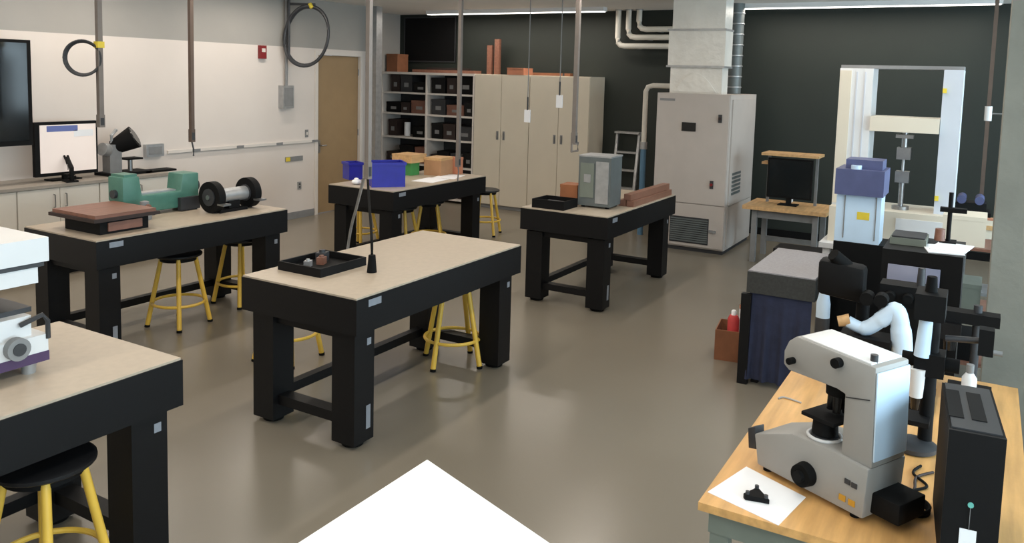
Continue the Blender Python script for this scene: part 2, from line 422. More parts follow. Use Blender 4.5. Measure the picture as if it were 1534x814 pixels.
def bench_scope(name, label, loc, rz, s=1, body='grey_mid'):
    t = thing(name, label, 'microscope', loc, rz)
    MB().box(-.11*s, .11*s, -.14*s, .16*s, 0, .035*s).build('base', 'black_matte', t, .01*s)
    MB().prism([(.06*s, .03*s), (.15*s, .03*s), (.15*s, .30*s), (.0, .40*s), (-.06*s, .36*s), (.07*s, .26*s)], (-.035*s, 0, 0), (0,1,0), (0,0,1), (.07*s, 0, 0)).build('arm', body, t, .008*s)
    MB().box(-.08*s, .08*s, -.10*s, .07*s, .14*s, .16*s).build('stage', 'black_matte', t, .004*s)
    hd = MB().cyl((0, -.03*s, .36*s), (0, -.15*s, .46*s), .05*s, .045*s, 18).build('head', body, t)
    for sx in (-1, 1): MB().cyl((sx*.032*s, -.13*s, .44*s), (sx*.032*s, -.20*s, .50*s), .02*s, n=12).build('eyepiece', 'black_rubber', hd)
    ob = MB().cyl((0, -.02*s, .35*s), (0, -.02*s, .29*s), .045*s, .035*s, 16).build('nosepiece', 'steel', t)
    for k in range(3): 
        aa = k*2.1
        MB().cyl((.02*s*math.cos(aa), -.02*s+.02*s*math.sin(aa), .29*s), (.026*s*math.cos(aa), -.02*s+.026*s*math.sin(aa), .23*s), .012*s, .008*s, 10).build('objective', 'steel', ob)
    for sx in (-1, 1): MB().cyl((sx*.035*s, .11*s, .10*s), (sx*.075*s, .11*s, .10*s), .03*s, n=16).build('focus_knob', 'black_rubber', t)
    return t
q = ony(108, 262, 8.08)
bench_scope('stereo_microscope', 'small dark microscope in front of the lit computer monitor', (q.x, 8.12, CT), 2.9, .52, 'black_matte')
q = ony(180, 250, 8.2)
t = thing('inspection_camera', 'grey bench instrument with a big tilted black lens hood on the counter', 'instrument', (q.x+.07, 8.3, CT))
MB().box(-.22, .30, -.14, .14, 0, .03).build('base', 'black_matte', t, .008)
MB().box(-.16, -.02, -.06, .08, .03, .34).build('body', 'grey_mid', t, .012)
MB().cyl((-.16, -.02, .28), (-.24, -.04, .30), .07, n=18).build('side_cap', 'galvanised', t)
hd = MB().cyl((-.06, .03, .30), (.10, -.12, .42), .08, .13, 24).build('lens_hood', 'black_matte', t)
MB().cyl((.101, -.121, .421), (.106, -.126, .425), .11, .10, 24).build('lens', 'black_gloss', hd)
MB().cyl((.12, .0, .03), (.12, .0, .16), .025, n=12).build('stage_post', 'steel', t)
MB().box(.02, .22, -.09, .07, .16, .18).build('stage', 'black_matte', t, .004)
MB().tube([(-.10, 0, .34), (-.10, .0, .44), (-.04, .0, .50)], .018, 8).build('upper_bracket', 'galvanised', t)
q = ony(228, 240, 8.3)
tag(MB().box(q.x-.18, q.x+.22, 8.16, 8.34, CT, CT+.022).build('keyboard', 'black_matte', None, .005), 'thin black keyboard on the counter end beside the lens hood instrument', 'keyboard')

# wall fittings on the left wall
q = ony(228, 225, RY1)
t = thing('outlet_box', 'pale grey box on the white wall at the start of the trunking', 'outlet box', (q.x, RY1, q.z))
MB().box(-.12, .12, -.06, 0, -.075, .075).build('case', 'galvanised', t, .006)
MB().box(-.09, .09, -.064, -.06, -.045, .045).build('cover', 'grey_mid', t, .002)
q1 = ony(250, 226, RY1); q2 = ony(468, 212, RY1)
t = thing('cable_trunking', 'thin horizontal cable trunking along the white wall', 'trunking', (q1.x, RY1, 1.12))
MB().box(0, q2.x-q1.x, -.025, 0, -.02, .02).build('channel', 'frame_white', t, .003)
MB().box(.005, q2.x-q1.x-.005, -.027, -.025, -.021, -.017).build('lip', 'steel', t)
for k in range(4): MB().box(.35+k*.7, .47+k*.7, -.03, -.0271, -.016, .016).build('socket', 'grey_mid', t, .002)
q = ony(391, 78, RY1)
t = thing('fire_alarm', 'small red fire alarm high on the white wall', 'alarm', (q.x, RY1, q.z))
MB().box(-.055, .055, -.05, 0, -.09, .09).build('body', 'red', t, .008)
MB().box(-.03, .03, -.056, -.05, .0, .05).build('strobe', 'frame_white', t, .003)
q = ony(425, 145, RY1)
t = thing('junction_box', 'grey junction box on the white wall with a conduit rising from it', 'junction box', (q.x, RY1, q.z))
MB().box(-.10, .10, -.10, 0, -.16, .16).build('box_body', 'galvanised', t, .008)
MB().box(-.08, .08, -.104, -.10, -.13, .13).build('box_cover', 'grey_mid', t, .003)
MB().cyl((0, -.05, .16), (0, -.05, RZ-q.z), .022, n=12).build('conduit', 'grey_mid', t)
q = ony(459, 54, 8.3); r1, r2 = .31, .42
t = thing('air_hose', 'large hanging loop of dark hose beside the junction box conduit', 'hose', (q.x, 8.3, q.z))
hr = Vector((.505, -.863, 0)); hn = Vector((.863, .505, 0))
pts = [hr*(r1*math.sin(k*math.pi/20)+.04*math.cos(k*math.pi/20))+hn*.02*math.sin(k*math.pi/7)+Vector((0, 0, r2*math.cos(k*math.pi/20))) for k in range(40)]
MB().tube(pts, .022, 8, True).build('loop', 'charcoal', t)
MB().tube([p*.95+hn*.04 for p in pts], .016, 8, True).build('inner_loop', 'charcoal', t)
MB().obox(hr*-.26+Vector((0, 0, r2)), hr*.38, hn*.03, (0, 0, .035)).build('hanger_bar', 'charcoal', t, .004)
MB().cyl(hr*-.25+hn*.015+Vector((0, 0, -.30)), hr*-.25+hn*.015+Vector((0, 0, RZ-q.z)), .020, n=8).build('hanger_pipe', 'charcoal', t)
MB().cyl(hr*.04+Vector((0, 0, r2+.03)), hr*.08+Vector((0, 0, r2-.03)), .030, n=12).build('coupling', 'yellow_sticker', t)
q = ony(440, 238, RY1)
t = thing('wall_plate', 'narrow dark plate with a yellow corner on the white wall below the trunking', 'sign', (q.x, RY1, q.z))
MB().box(-.17, .17, -.012, 0, -.035, .035).build('plate', 'grey_mid', t, .002)
MB().box(-.165, -.08, -.014, -.012, -.03, .03).build('yellow_mark', 'yellow_sticker', t)
q = ony(448, 278, RY1)
t = thing('wall_socket', 'small grey socket low on the white wall beside the tan door', 'socket', (q.x, RY1, q.z))
MB().box(-.035, .035, -.012, 0, -.055, .055).build('face_plate', 'galvanised', t, .003)
for z in (-.022, .022): MB().box(-.014, .014, -.014, -.012, z-.012, z+.012).build('outlet', 'charcoal', t, .001)
q = ony(459, 200, RY1)
t = thing('light_switch', 'small light switch on the white wall just above the trunking end', 'switch', (q.x, RY1, q.z))
MB().box(-.03, .03, -.01, 0, -.055, .055).build('face_plate', 'grey_mid', t, .002)
MB().box(-.01, .01, -.018, -.01, -.02, .02).build('toggle', 'frame_white', t, .002)

# ------------------------------------------------------------------ hanging service poles
def pole(name, label, px, py, z, w, m, cord=None, plug='charcoal', outlet=True):
    q = onz(px, py, z)
    t = thing(name, label, 'pole', (q.x, q.y, z), 0, 'service poles hanging from the ceiling')
    MB().box(-w/2, w/2, -w/2, w/2, .03, RZ-z-.01).build('mast', m, t, .004)
    MB().box(-w*1.1, w*1.1, -w*1.1, w*1.1, RZ-z-.01, RZ-z).build('ceiling_plate', m, t, .002)
    if outlet:
        oh = MB().box(-w*.6, w*.6, -w*.6, w*.6, -.03, .09).build('outlet_head', m, t, .006)
        MB().box(-w*.4, w*.4, -w*.6-.002, -w*.6, -.01, .06).build('outlet', plug, oh)
    return t, q
t, q = pole('service_pole', 'dark service pole with forked end above the green casting table', 287.5, 208, 1.5, .036, 'pole_brown')
MB().tube([(0, 0, -.03), (.01, -.01, -.10), (.0, -.02, -.16)], .008, 6).build('cord', 'charcoal', t)
t, q = pole('service_pole', 'slim service pole above the grey metal enclosure', 860, 212, 1.52, .042, 'pole_grey')
MB().tube([(-.05, 0, -.02), (-.05, 0, -.10), (.09, 0, -.10), (.09, 0, -.02), (.02, 0, .0)], .012, 8).build('end_yoke', 'pole_grey', t)
t, q = pole('service_pole', 'slim service pole above the cardboard boxes', 686, 246, 1.12, .04, 'pole_grey')
MB().tube([(0, 0, -.03), (.01, -.005, -.08), (.0, 0, -.205)], .009, 6).build('cord', 'pole_grey', t)
qn = onz(551, 262, 1.42); qe = onz(557, 408, TZ)
t, q = pole('service_pole', 'grey brown service pole above the table with the single black tray', 551, 262, 1.42, .035, 'pole_grey')
V = Vector((0,0,0)); e = qe-q
MB().tube(smoothpath([(0,0,-.03), (e.x*.3, e.y*.3, -.14), (e.x*.9, e.y*.9, -.30), (e.x, e.y, TZ-1.42+.05)]), .009, 8).build('cord', 'black_rubber', t)
MB().cyl((e.x, e.y, TZ-1.42), (e.x, e.y, TZ-1.42+.11), .032, .022, 14).build('plug', 'black_rubber', t)
qg = ony(524, 352, q.y+.55)-q
o = MB().tube([p+q for p in smoothpath([(-.005,.03,-.02), (qg.x*.5, .29, qg.z*.5), (qg.x, .55, qg.z), (qg.x-.03, .60, qg.z-.5), (qg.x-.02, .62, -1.405)])], .012, 8).build('power_lead', 'galvanised'); tag(o, 'grey power lead slanting down behind the table with the single black tray', 'lead')
t, q = pole('service_pole', 'grey service pole with a hanging cable coil beside the lit monitor', 151, 186, 1.6, .046, 'pole_grey')
cc_ = onz(122, 87, 1.95)-q
q2_ = onplane(124, 87, q, Vector((.7, .7, 0)).normalized())-q
ux = Vector((-.7, .7, 0))
R_ = .155
for rr, off, w_ in ((R_, 0, .011), (R_*.95, .02, .01), (R_*1.04, -.02, .01)):
    MB().tube([q2_+ux*rr*math.cos(k*math.pi/18)+Vector((off*.7, off*.7, rr*1.03*math.sin(k*math.pi/18))) for k in range(36)], w_, 8, True).build('cable_coil', 'charcoal', t)
MB().box(-.034, .034, -.034, .034, q2_.z+.10, q2_.z+.16).build('yellow_band', 'yellow_sticker', t, .002)
t, q = pole('service_pole', 'thin dark brown pole with a white valve in front of the dark wall', 1470, 296, 1.1, .035, 'pole_brown', outlet=False)
zz = onx(1475, 170, q.x).z-1.1
v = MB().cyl((0, 0, zz-.07), (0, 0, zz+.07), .032, n=14).build('valve', 'instrument_white', t)
MB().cyl((0, -.03, zz), (0, -.12, zz), .008, n=8).build('valve_lever', 'steel', v)
# hanging tags in front of the cabinets
for px, py, lab in ((790, 174, 'bright white tag on a cord before the cream cabinets, lower of the two'), (838, 152, 'pale tag on a cord before the cream cabinets, higher of the two')):
    q = onx(px, py, 9.6)
    t = thing('hanging_tag', lab, 'tag', (q.x, q.y, q.z), 0, 'tags on pull cords')
    MB().box(-.008, .008, -.045, .045, -.085, .085).build('tag_card', 'paper', t, .003)
    MB().cyl((0, 0, .08), (0, 0, RZ-q.z), .007, n=6).build('cord', 'grey_mid', t)
    MB().cyl((0, 0, .08), (0, 0, .26), .012, n=8).build('cord_grip', 'charcoal', t)

# ------------------------------------------------------------------ bookcase and cabinets at the back wall
FX = 11.15; CZ = 2.18
t = thing('bookcase', 'tall white open bookcase with two bays of crowded shelves', 'bookcase', (FX, 7.27, 0))
bw = 1.95; dp = RX1-FX-.01
MB().box(dp-.02, dp, 0, bw, 0, CZ).build('back_panel', 'charcoal', t)
for y in (0, bw/2-.02, bw-.03): MB().box(0, dp-.02, y, y+.03 if y else .03, .0, CZ-.04).build('upright', 'frame_white', t, .002)
MB().box(-.01, dp, 0, bw, CZ-.04, CZ).build('top_board', 'frame_white', t, .003)
shz = [.06, .60, 1.05, 1.46, 1.82]
for y0, y1 in ((.03, bw/2-.02), (bw/2+.01, bw-.03)):
    for z in shz: MB().box(.01, dp-.02, y0, y1, z-.015, z+.015).build('shelf', 'frame_white', t, .002)
kinds = [('storage_case', 'black_matte', 'black storage case'), ('carton', 'dark_brown', 'dark brown carton'), ('binder', 'charcoal', 'charcoal binder'), ('tool_box', 'brown_red', 'brown tool box'), ('binder', 'black_body', 'black binder'), ('bin', 'dark_brown', 'dark brown bin')]
sname = ['bottom', 'second', 'third', 'fourth', 'top']
for bi, (y0, y1) in enumerate(((.05, bw/2-.04), (bw/2+.03, bw-.05))):
    for zi, z in enumerate(shz):
        y = y0; cnt = 0; used = []
        while y < y1-.12:
            w = random.choice((.20, .26, .32, .36)); w = min(w, y1-y)
            k = random.choice([q for q in kinds if q[2] not in used] or kinds[:1]); used.append(k[2])
            hh = random.uniform(.17, .30); dd = random.uniform(.26, .40)
            if zi == 2 and bi == 1 and cnt == 1: k = ('roll', 'paper', 'white paper roll')
            bay = 'the bookcase bay next to the cabinets' if bi == 0 else 'the bookcase bay next to the steel column'
            if k[0] == 'roll':
                o = MB().lathe([(.02, 0), (.055, .002), (.055, .24), (.02, .242)], n=16).build('paper_roll', 'paper')
                o.location = (FX+.18, 7.27+y+w/2, z+.015)
            else:
                o = thing(k[0], '', 'box', (FX+.06+random.uniform(0,.04), 7.27+y, z+.015))
                bo = MB().box(0, dd, 0, w-.02, 0, hh*.82).build('body', k[1], o, .006)
                MB().box(-.004, dd+.004, -.004, w-.016, hh*.82, hh).build('lid', k[1], o, .005)
                MB().box(-.0015, 0, (w-.02)*.3, (w-.02)*.7, hh*.3, hh*.55).build('label_card', 'grey_mid', bo)
            tag(o, '%s on the %s shelf of %s' % (k[2], sname[zi], bay), k[0].replace('_', ' ') if k[0] != 'roll' else 'paper roll', 'boxes and binders on the bookcase shelves')
            y += w+.01; cnt += 1
def tall_cabinet(label, y0, w, hs):
    t = thing('tall_cabinet', label, 'cabinet', (FX, y0, 0), 0, 'tall cream cabinets')
    MB().box(.02, dp, 0, w, .06, CZ).build('body', 'cabinet_cream', t, .003)
    MB().box(.05, dp, .01, w-.01, 0, .06).build('plinth', 'grey_mid', t)
    for k in range(2):
        d = MB().box(0, .019, .005+k*w/2, w/2-.003+k*w/2, .07, CZ-.01).build('door', 'cabinet_cream', t, .003)
        if k in hs:
            yy = w/2-.06 if k == 0 else w/2+.06
            h_ = MB().box(-.004, 0, yy-.02, yy+.02, 1.13, 1.27).build('handle', 'grey_mid', d, .001)
            MB().box(-.025, -.004, yy-.008, yy+.008, 1.15, 1.25).build('grip', 'steel', h_, .002)
    return t
tall_cabinet('tall cream two door cabinet next to the bookcase', 6.235, 1.03, (0, 1))
tall_cabinet('tall cream two door cabinet with its bare side toward the air handler', 5.20, 1.03, (0, 1))
# things on top of the cabinets
def ontop(name, label, cat, px, x, w, d, h, m, extra=None):
    q = onx(px, 105, x)
    t = thing(name, label, cat, (x, q.y, CZ), 0, 'things stored on top of the cabinets')
    b = MB().box(-d/2, d/2, -w/2, w/2, 0, h*.9).build('body', m, t, .006)
    MB().box(-d/2-.003, d/2+.003, -w/2-.003, w/2+.003, h*.9, h).build('lid', m, t, .003)
    return t
ontop('carton', 'orange brown carton at the wall end of the bookcase top', 'carton', 588, 11.42, .24, .3, .31, 'box_brown').location.y = 9.08
ontop('carton', 'small orange carton lying on the cream cabinet top', 'carton', 779, 11.30, .30, .3, .11, 'salmon')
for px, hh in ((733, .48), (744, .58)):
    q = onx(px, 105, 11.5)
    t = thing('timber_offcut', 'brown timber offcut standing upright on the cabinet top, %s of the pair' % ('shorter' if hh < .5 else 'taller'), 'timber', (11.52, q.y, CZ), 0, 'timber offcuts on the cabinet top')
    MB().box(-.03, .03, -.045, .045, 0, hh-.004).build('board', 'brown_wood', t, .004)
    MB().box(-.028, .028, -.043, .043, hh-.004, hh).build('end_grain', 'dark_brown', t)
q1 = onx(625, 105, 11.4); q2 = onx(722, 105, 11.4)
t = thing('timber_length', 'long dark brown timber length lying on the bookcase top', 'timber', (11.32, q2.y, CZ))
MB().box(-.06, .06, 0, q1.y-q2.y, 0, .05).build('board', 'brown_wood', t, .004)
MB().box(-.05, .05, .2, q1.y-q2.y-.3, .05, .085).build('upper_board', 'dark_brown', t, .004)
q1 = onx(790, 105, 11.4); q2 = onx(850, 105, 11.4)
t = thing('timber_length', 'long orange brown timber length lying on the cream cabinet top', 'timber', (11.55, q2.y, CZ))
MB().box(-.05, .05, 0, q1.y-q2.y, 0, .045).build('board', 'box_brown', t, .004)
MB().box(-.052, .052, .1, .13, -.0, .047).build('strap', 'charcoal', t)
# black screen high on the dark wall above the bookcase
q1 = onx(607, 26, RX1); q2 = onx(683, 98, RX1)
t = thing('wall_board', 'black board mounted on the dark wall above the bookcase', 'board', (RX1, (q1.y+q2.y)/2, q2.z+.05))
MB().box(-.02, 0, -(q1.y-q2.y)/2, (q1.y-q2.y)/2, 0, q1.z-q2.z-.05).build('panel', 'black_matte', t, .003)
hy, hz = (q1.y-q2.y)/2, q1.z-q2.z-.05
m = MB()
m.box(-.025, -.02, -hy, hy, 0, .02).box(-.025, -.02, -hy, hy, hz-.02, hz).box(-.025, -.02, -hy, -hy+.02, .02, hz-.02).box(-.025, -.02, hy-.02, hy, .02, hz-.02)
m.build('rim', 'charcoal', t)

# ------------------------------------------------------------------ air handler with duct and pipes
AX, AY0, AY1, AZ = 9.93, 2.74, 3.68, 2.0
t = thing('air_handler', 'tall white air handling unit with a grille low on its front', 'air handler', (AX, AY0, 0))
wd = AY1-AY0; dpth = 1.28
MB().box(.02, dpth, 0, wd, .05, AZ).build('casing', 'unit_grey', t, .006)
MB().box(.04, dpth-.02, .02, wd-.02, 0, .05).build('plinth', 'charcoal', t)
dp_ = MB().box(0, .02, .006, wd-.006, .62, AZ-.01).build('door_panel', 'unit_grey', t, .004)
pf = MB().box(0, .02, .006, wd-.006, .07, .61).build('lower_panel', 'unit_grey', t, .004)
def fr(px, py): p = onx(px, py, AX); return p.y-AY0, p.z
y1_, z1_ = fr(1004, 322); y0_, z0_ = fr(1060, 368)
gr = MB().box(-.004, 0, y0_, y1_, z0_, z1_).build('grille', 'charcoal', pf, .001)
for k in range(11): 
    z = z0_+.02+k*(z1_-z0_-.03)/11
    MB().box(-.014, -.004, y0_+.01, y1_-.01, z, z+.018).build('louvre', 'enclosure_grey', gr, .001)
y, z = fr(1032, 190); MB().box(-.012, 0, y-.09, y+.09, z-.055, z+.055).build('control_screen', 'black_gloss', dp_, .004)
y, z = fr(1000, 149); MB().box(-.003, 0, y-.10, y+.10, z-.015, z+.015).build('maker_plate', 'grey_mid', dp_)
for (px, py) in ((1079, 178), (1066, 277)):
    y, z = fr(px, py); k_ = MB().box(-.012, 0, y-.022, y+.022, z-.05, z+.05).build('latch', 'charcoal', dp_, .003)
    MB().cyl((-.012, y, z), (-.03, y, z), .018, n=12).build('latch_knob', 'red' if py > 200 else 'dark_brown', k_)
y, z = fr(1066, 347); MB().box(-.03, 0, y-.05, y+.03, z-.012, z+.012).build('lever', 'grey_mid', pf, .003)
sp_ = MB().box(.10, dpth-.08, -.016, 0, .62, AZ-.06).build('side_panel', 'unit_grey', t, .004)
MB().box(.10, dpth-.08, -.012, 0, .10, .60).build('side_lower_panel', 'unit_grey', t, .004)
for k in range(6): MB().box(.2, .6, -.022, -.016, .74+k*.05, .77+k*.05).build('side_louvre', 'enclosure_grey', sp_, .001)

t = thing('insulated_duct', 'bulky foil wrapped duct rising from the air handler to the ceiling', 'duct', (AX+.12, AY0+.15, AZ))
dw, dd = .67, .26
MB().box(0, dd, 0, dw, .0, .34).build('lower_section', 'foil_wrap', t, .04, seg=3)
arch = [(.06+.55*k/12, .02+.24*math.sin(math.pi*k/12)) for k in range(13)]
MB().prism(arch, (-.012, 0, 0), (0,1,0), (0,0,1), (.012,0,0)).build('arched_shading', 'foil_wrap', t)  # raised arch stands in for shading on the duct wrap
MB().box(-.03, dd+.03, -.03, dw+.03, .34, .80).build('wrap_section', 'foil_wrap', t, .05, seg=3)
MB().box(-.05, dd+.02, -.02, dw-.02, .80, RZ-AZ).build('upper_section', 'foil_wrap', t, .04, seg=3)
for z in (.34, .80): MB().box(-.06, dd+.04, -.04, dw+.04, z-.012, z+.012).build('band', 'galvanised', t, .003)
q = onx(1102, 70, 10.95)
t = thing('spiral_duct', 'narrow dark galvanised duct beside the foil wrapped duct', 'duct', (10.95, q.y, AZ))
MB().cyl((0, 0, 0), (0, 0, RZ-AZ), .095, n=20).build('pipe', 'enclosure_grey', t)
for k in range(8): MB().lathe([(.095, 0), (.104, .006), (.104, .016), (.095, .022)], (0, 0, .08+k*.14), 20).build('seam', 'galvanised', t)
# nested white pipes on the wall
for px, py, lab in ((925, 69, 'outermost'), (941, 56, 'middle'), (957, 44, 'innermost')):
    q = onx(px, py, 11.5); yr = AY1-.2
    t = thing('wall_pipe', 'white insulated pipe bending beside the duct, %s of three' % lab, 'pipe', (11.5, q.y, q.z), 0, 'white pipes beside the duct')
    MB().tube([(0, 0, RZ-q.z), (0, 0, .12), (0, -.012, .05), (0, -.05, .012), (0, -.12, 0), (0, yr-q.y, 0)], .042, 12).build('pipe_run', 'pipe_white', t)
    MB().lathe([(.043, 0), (.06, .002), (.06, .012), (.043, .014)], (0, 0, RZ-q.z-.014), 14).build('ceiling_rosette', 'galvanised', t)
    MB().box(.02, .2, -.3-.02, -.3+.02, -.04, .04).build('bracket', 'galvanised', t, .003)
# pipe down the left side of the air handler
q = onx(968, 128, 10.6)
t = thing('drain_pipe', 'white pipe bending down beside the air handler into a blue lower length', 'pipe', (10.6, q.y, 0))
zz = q.z
MB().tube([(0, AY1-q.y+.0, zz), (0, -.10, zz), (0, -.03, zz-.02), (0, 0, zz-.08), (0, 0, 1.25)], .035, 12).build('upper_pipe', 'pipe_white', t)
MB().cyl((0, 0, 0), (0, 0, 1.25), .04, n=14).build('lower_pipe', 'pipe_blue', t)
MB().cyl((0, 0, 1.2), (0, 0, 1.3), .05, n=14).build('union', 'galvanised', t)
# stepladder behind the table
q1 = onx(918, 200, 11.4); q2 = onx(951, 200, 11.4)
t = thing('stepladder', 'folded aluminium stepladder leaning at the dark wall beside the cream cabinet', 'ladder', (11.35, (q1.y+q2.y)/2, 0))
hw = (q1.y-q2.y)/2; th = q1.z
for s in (-1, 1): MB().obox((0, s*hw-.02, 0), (.05, 0, 0), (0, .04, 0), (.22, 0, th)).build('rail', 'galvanised', t, .004)
for k in range(4): MB().box(.03+k*.045, .12+k*.045, -hw+.02, hw-.02, .22+k*.27, .25+k*.27).build('tread', 'galvanised', t, .003)
MB().box(.16, .30, -hw-.02, hw+.02, th, th+.03).build('top_cap', 'galvanised', t, .006)

# ------------------------------------------------------------------ wooden bench with monitor
BX = 9.75
ql = onx(1112, 307, BX); qr = onx(1238, 320, BX); bz = (ql.z+qr.z)/2
t = thing('workbench', 'wood topped workbench with grey legs and a raised shelf against the dark wall', 'workbench', (BX, qr.y, 0))
bw = ql.y-qr.y
MB().box(0, .72, 0, bw, bz-.045, bz).build('top', 'bench_wood', t, .006)
for x in (.07, .60):
    for y in (.10, bw-.16): MB().box(x, x+.06, y, y+.06, 0, bz-.045).build('leg', 'grey_mid', t, .004)
MB().box(.09, .11, .16, bw-.16, bz-.15, bz-.045).build('apron', 'grey_mid', t, .003)
MB().box(.60, .63, .16, bw-.16, .18, .24).build('stretcher', 'grey_mid', t, .003)
s1 = onx(1143, 228, BX+.35); s2 = onx(1229, 228, BX+.35); sz = s1.z; y0, y1 = s2.y-qr.y, s1.y-qr.y
for y in (y0+.05, y1-.05): 
    MB().box(.48, .52, y-.015, y+.015, bz, sz-.03).build('shelf_post', 'grey_mid', t, .003)
MB().box(.28, .66, y0, y1, sz-.03, sz).build('upper_shelf', 'bench_wood', t, .005)
MB().box(.40, .60, y1-.12, y1+.02, sz-.15, sz-.12).build('side_bracket', 'bench_wood', t, .004)
t = thing('computer_monitor', 'black computer monitor under the raised shelf of the workbench', 'monitor', (BX+.36, (s1.y+s2.y)/2, bz))
hw = (y1-y0)/2-.07; zt = sz-.06-bz
MB().box(-.02, .02, -hw, hw, .08, zt).build('bezel', 'black_matte', t, .006)
MB().box(-.023, -.02, -hw+.02, hw-.02, .10, zt-.02).build('screen', 'screen_dark', t)
MB().box(-.01, .02, -.03, .03, .012, .08).build('neck', 'black_matte', t, .003)
MB().box(-.10, .08, -.11, .11, 0, .012).build('foot', 'black_matte', t, .003)
q = onz(1183, 303, bz)
o = MB().lathe([(.025, 0), (.035, .004), (.04, .07), (.036, .07), (.03, .01), (.02, .008)], n=18).build('paper_cup', 'paper'); o.location = (q.x, q.y, bz)
tag(o, 'small white cup on the wooden workbench', 'cup')
t = thing('floor_case', 'low black case on the floor in front of the wooden workbench', 'case', (9.2, 1.55, 0))
MB().box(-.18, .18, -.38, .38, 0, .30).build('body', 'black_matte', t, .012)
MB().box(-.182, .182, -.382, .382, .30, .36).build('lid', 'black_body', t, .008)
MB().tube([(-.18, -.08, .2), (-.21, -.08, .2), (-.21, .08, .2), (-.18, .08, .2)], .009, 8).build('handle', 'steel', t)

# ------------------------------------------------------------------ testing frame on its table
SX = 7.75
def fx(px, py, x=SX): p = onx(px, py, x); return p.y, p.z
yl, ztop = fx(1259, 102); yr, _ = fx(1445, 102); yt, tz = fx(1234, 356)
t = thing('machine_table', 'white topped table under the testing frame', 'table', (SX-.25, yr-.05, 0))
tw = yt-yr+.05
MB().box(0, .85, 0, tw, tz-.045, tz).build('top', 'instrument_white', t, .005)
for x in (.03, .76):
    for y in (.03, tw-.09): MB().box(x, x+.06, y, y+.06, 0, tz-.045).build('leg', 'instrument_white', t, .004)
MB().box(.12, .80, .10, tw-.30, .10, tz-.08).build('power_pack', 'black_matte', t, .01)
MB().box(.06, .76, .05, .08, .08, .10).build('side_rail', 'instrument_white', t)
t = thing('testing_frame', 'tall white twin column testing frame with a crosshead', 'testing machine', (SX, (yl+yr)/2, tz))
hw = (yl-yr)/2; cw1 = fx(1259, 102)[0]-fx(1309, 102)[0]; cw2 = fx(1415, 102)[0]-fx(1445, 102)[0]; H_ = ztop-tz
yb, zb = fx(1350, 316); bh = zb-tz
MB().box(-.12, .48, -hw, hw, 0, bh).build('base', 'cabinet_cream', t, .008)
MB().box(-.126, -.12, -hw+.06, -.06, .05, bh-.05).build('base_panel', 'instrument_white', t, .003)
c1 = MB().box(0, .36, hw-cw1, hw, bh, H_).build('column', 'instrument_white', t, .008)
MB().box(-.012, 0, hw-cw1*.36, hw-.003, bh+.02, H_-.02).build('column_shaded_face', 'cabinet_cream', c1, .004)  # cream strip paints the column face turned away from the daylight
for k in (.5, .75): MB().box(-.006, 0, hw-cw1*k-.012, hw-cw1*k, bh+.03, H_-.03).build('slot', 'daylit_bluish', c1)
c2 = MB().box(0, .36, -hw, -hw+cw2, bh, H_).build('column', 'daylit_bluish', t, .008)  # blue of this column is window daylight put into its colour
for py in (136, 298): z = fx(1412, py)[1]-tz; MB().box(-.02, 0, -hw+cw2-.03, -hw+cw2+.0, z-.02, z+.02).build('limit_stop', 'yellow_sticker', c2, .002)
MB().box(.04, .30, -hw, hw, H_, H_+.03).build('top_bar', 'grey_mid', t, .004)
zc0 = fx(1350, 198)[1]-tz; zc1 = fx(1350, 176)[1]-tz
ch = MB().box(-.04, .38, -hw+cw2+.004, hw-cw1-.004, zc0, zc1).build('crosshead', 'cabinet_cream', t, .01)
yg = fx(1352, 240)[0]-(yl+yr)/2
zg = [fx(1352, p)[1]-tz for p in (205, 222, 240, 258, 275, 300)]
ug = MB().cyl((.1, yg, zc0), (.1, yg, zg[1]), .025, n=14).build('upper_rod', 'steel', t)
MB().box(.04, .16, yg-.07, yg+.07, zg[0]-.015, zg[0]+.015).build('upper_flange', 'steel', ug, .004)
MB().box(.05, .15, yg-.055, yg+.055, zg[2], zg[1]).build('upper_grip', 'steel', t, .02)
MB().box(.05, .15, yg-.055, yg+.055, zg[4], zg[3]).build('lower_grip', 'steel', t, .02)
MB().cyl((.1, yg, bh), (.1, yg, zg[4]), .022, n=14).build('lower_rod', 'steel', t)
MB().cyl((.1, yg, zg[3]), (.1, yg, zg[2]), .012, n=10).build('specimen', 'galvanised', t)
MB().cyl((.1, yg, bh), (.1, yg, bh+.03), .07, n=18).build('lower_boss', 'steel', t)

# ------------------------------------------------------------------ hardness tester with blue head
HX = 6.86
def hx(px, py): p = onx(px, py, HX); return p.y, p.z
yl, zt = hx(1258, 286); yr, zb = hx(1318, 368); yc = (yl+yr)/2; zb_ = zb
t = thing('hardness_tester', 'white tester column with a violet blue head and yellow sticker on a black pedestal', 'tester', (HX, yc, 0))
hw = (yl-yr)/2
MB().box(-.02, .34, -hw-.03, hw+.02, 0, zb_).build('pedestal', 'black_matte', t, .01)
cb = MB().box(0, .26, -hw+.01, hw+.02, zb_, zt).build('column', 'plastic_and_daylight_blue', t, .012)
y, z = hx(1293, 324); MB().box(-.003, 0, y-yc-.045, y-yc+.045, z-.03, z+.03).build('sticker', 'yellow_sticker', cb)
for s in (-1, 1): MB().box(-.006, 0, s*hw*.72-.004, s*hw*.72+.004, zb_+.03, zt-.03).build('trim_line', 'grey_mid', cb)
za = hx(1290, 254)[1]; zh = hx(1290, 240)[1]
hd = MB().box(-.06, .34, -hw-.005, hw+.03, zt-.02, za).build('head', 'blue_violet', t, .012)
MB().box(.02, .28, -hw+.02, hw-.03, za, zh).build('head_cover', 'blue_violet', hd, .01)
MB().cyl((-.0, hw*.3, za), (-.0, hw*.3, za+.03), .04, n=16).build('head_cap', 'plastic_and_daylight_blue', hd)

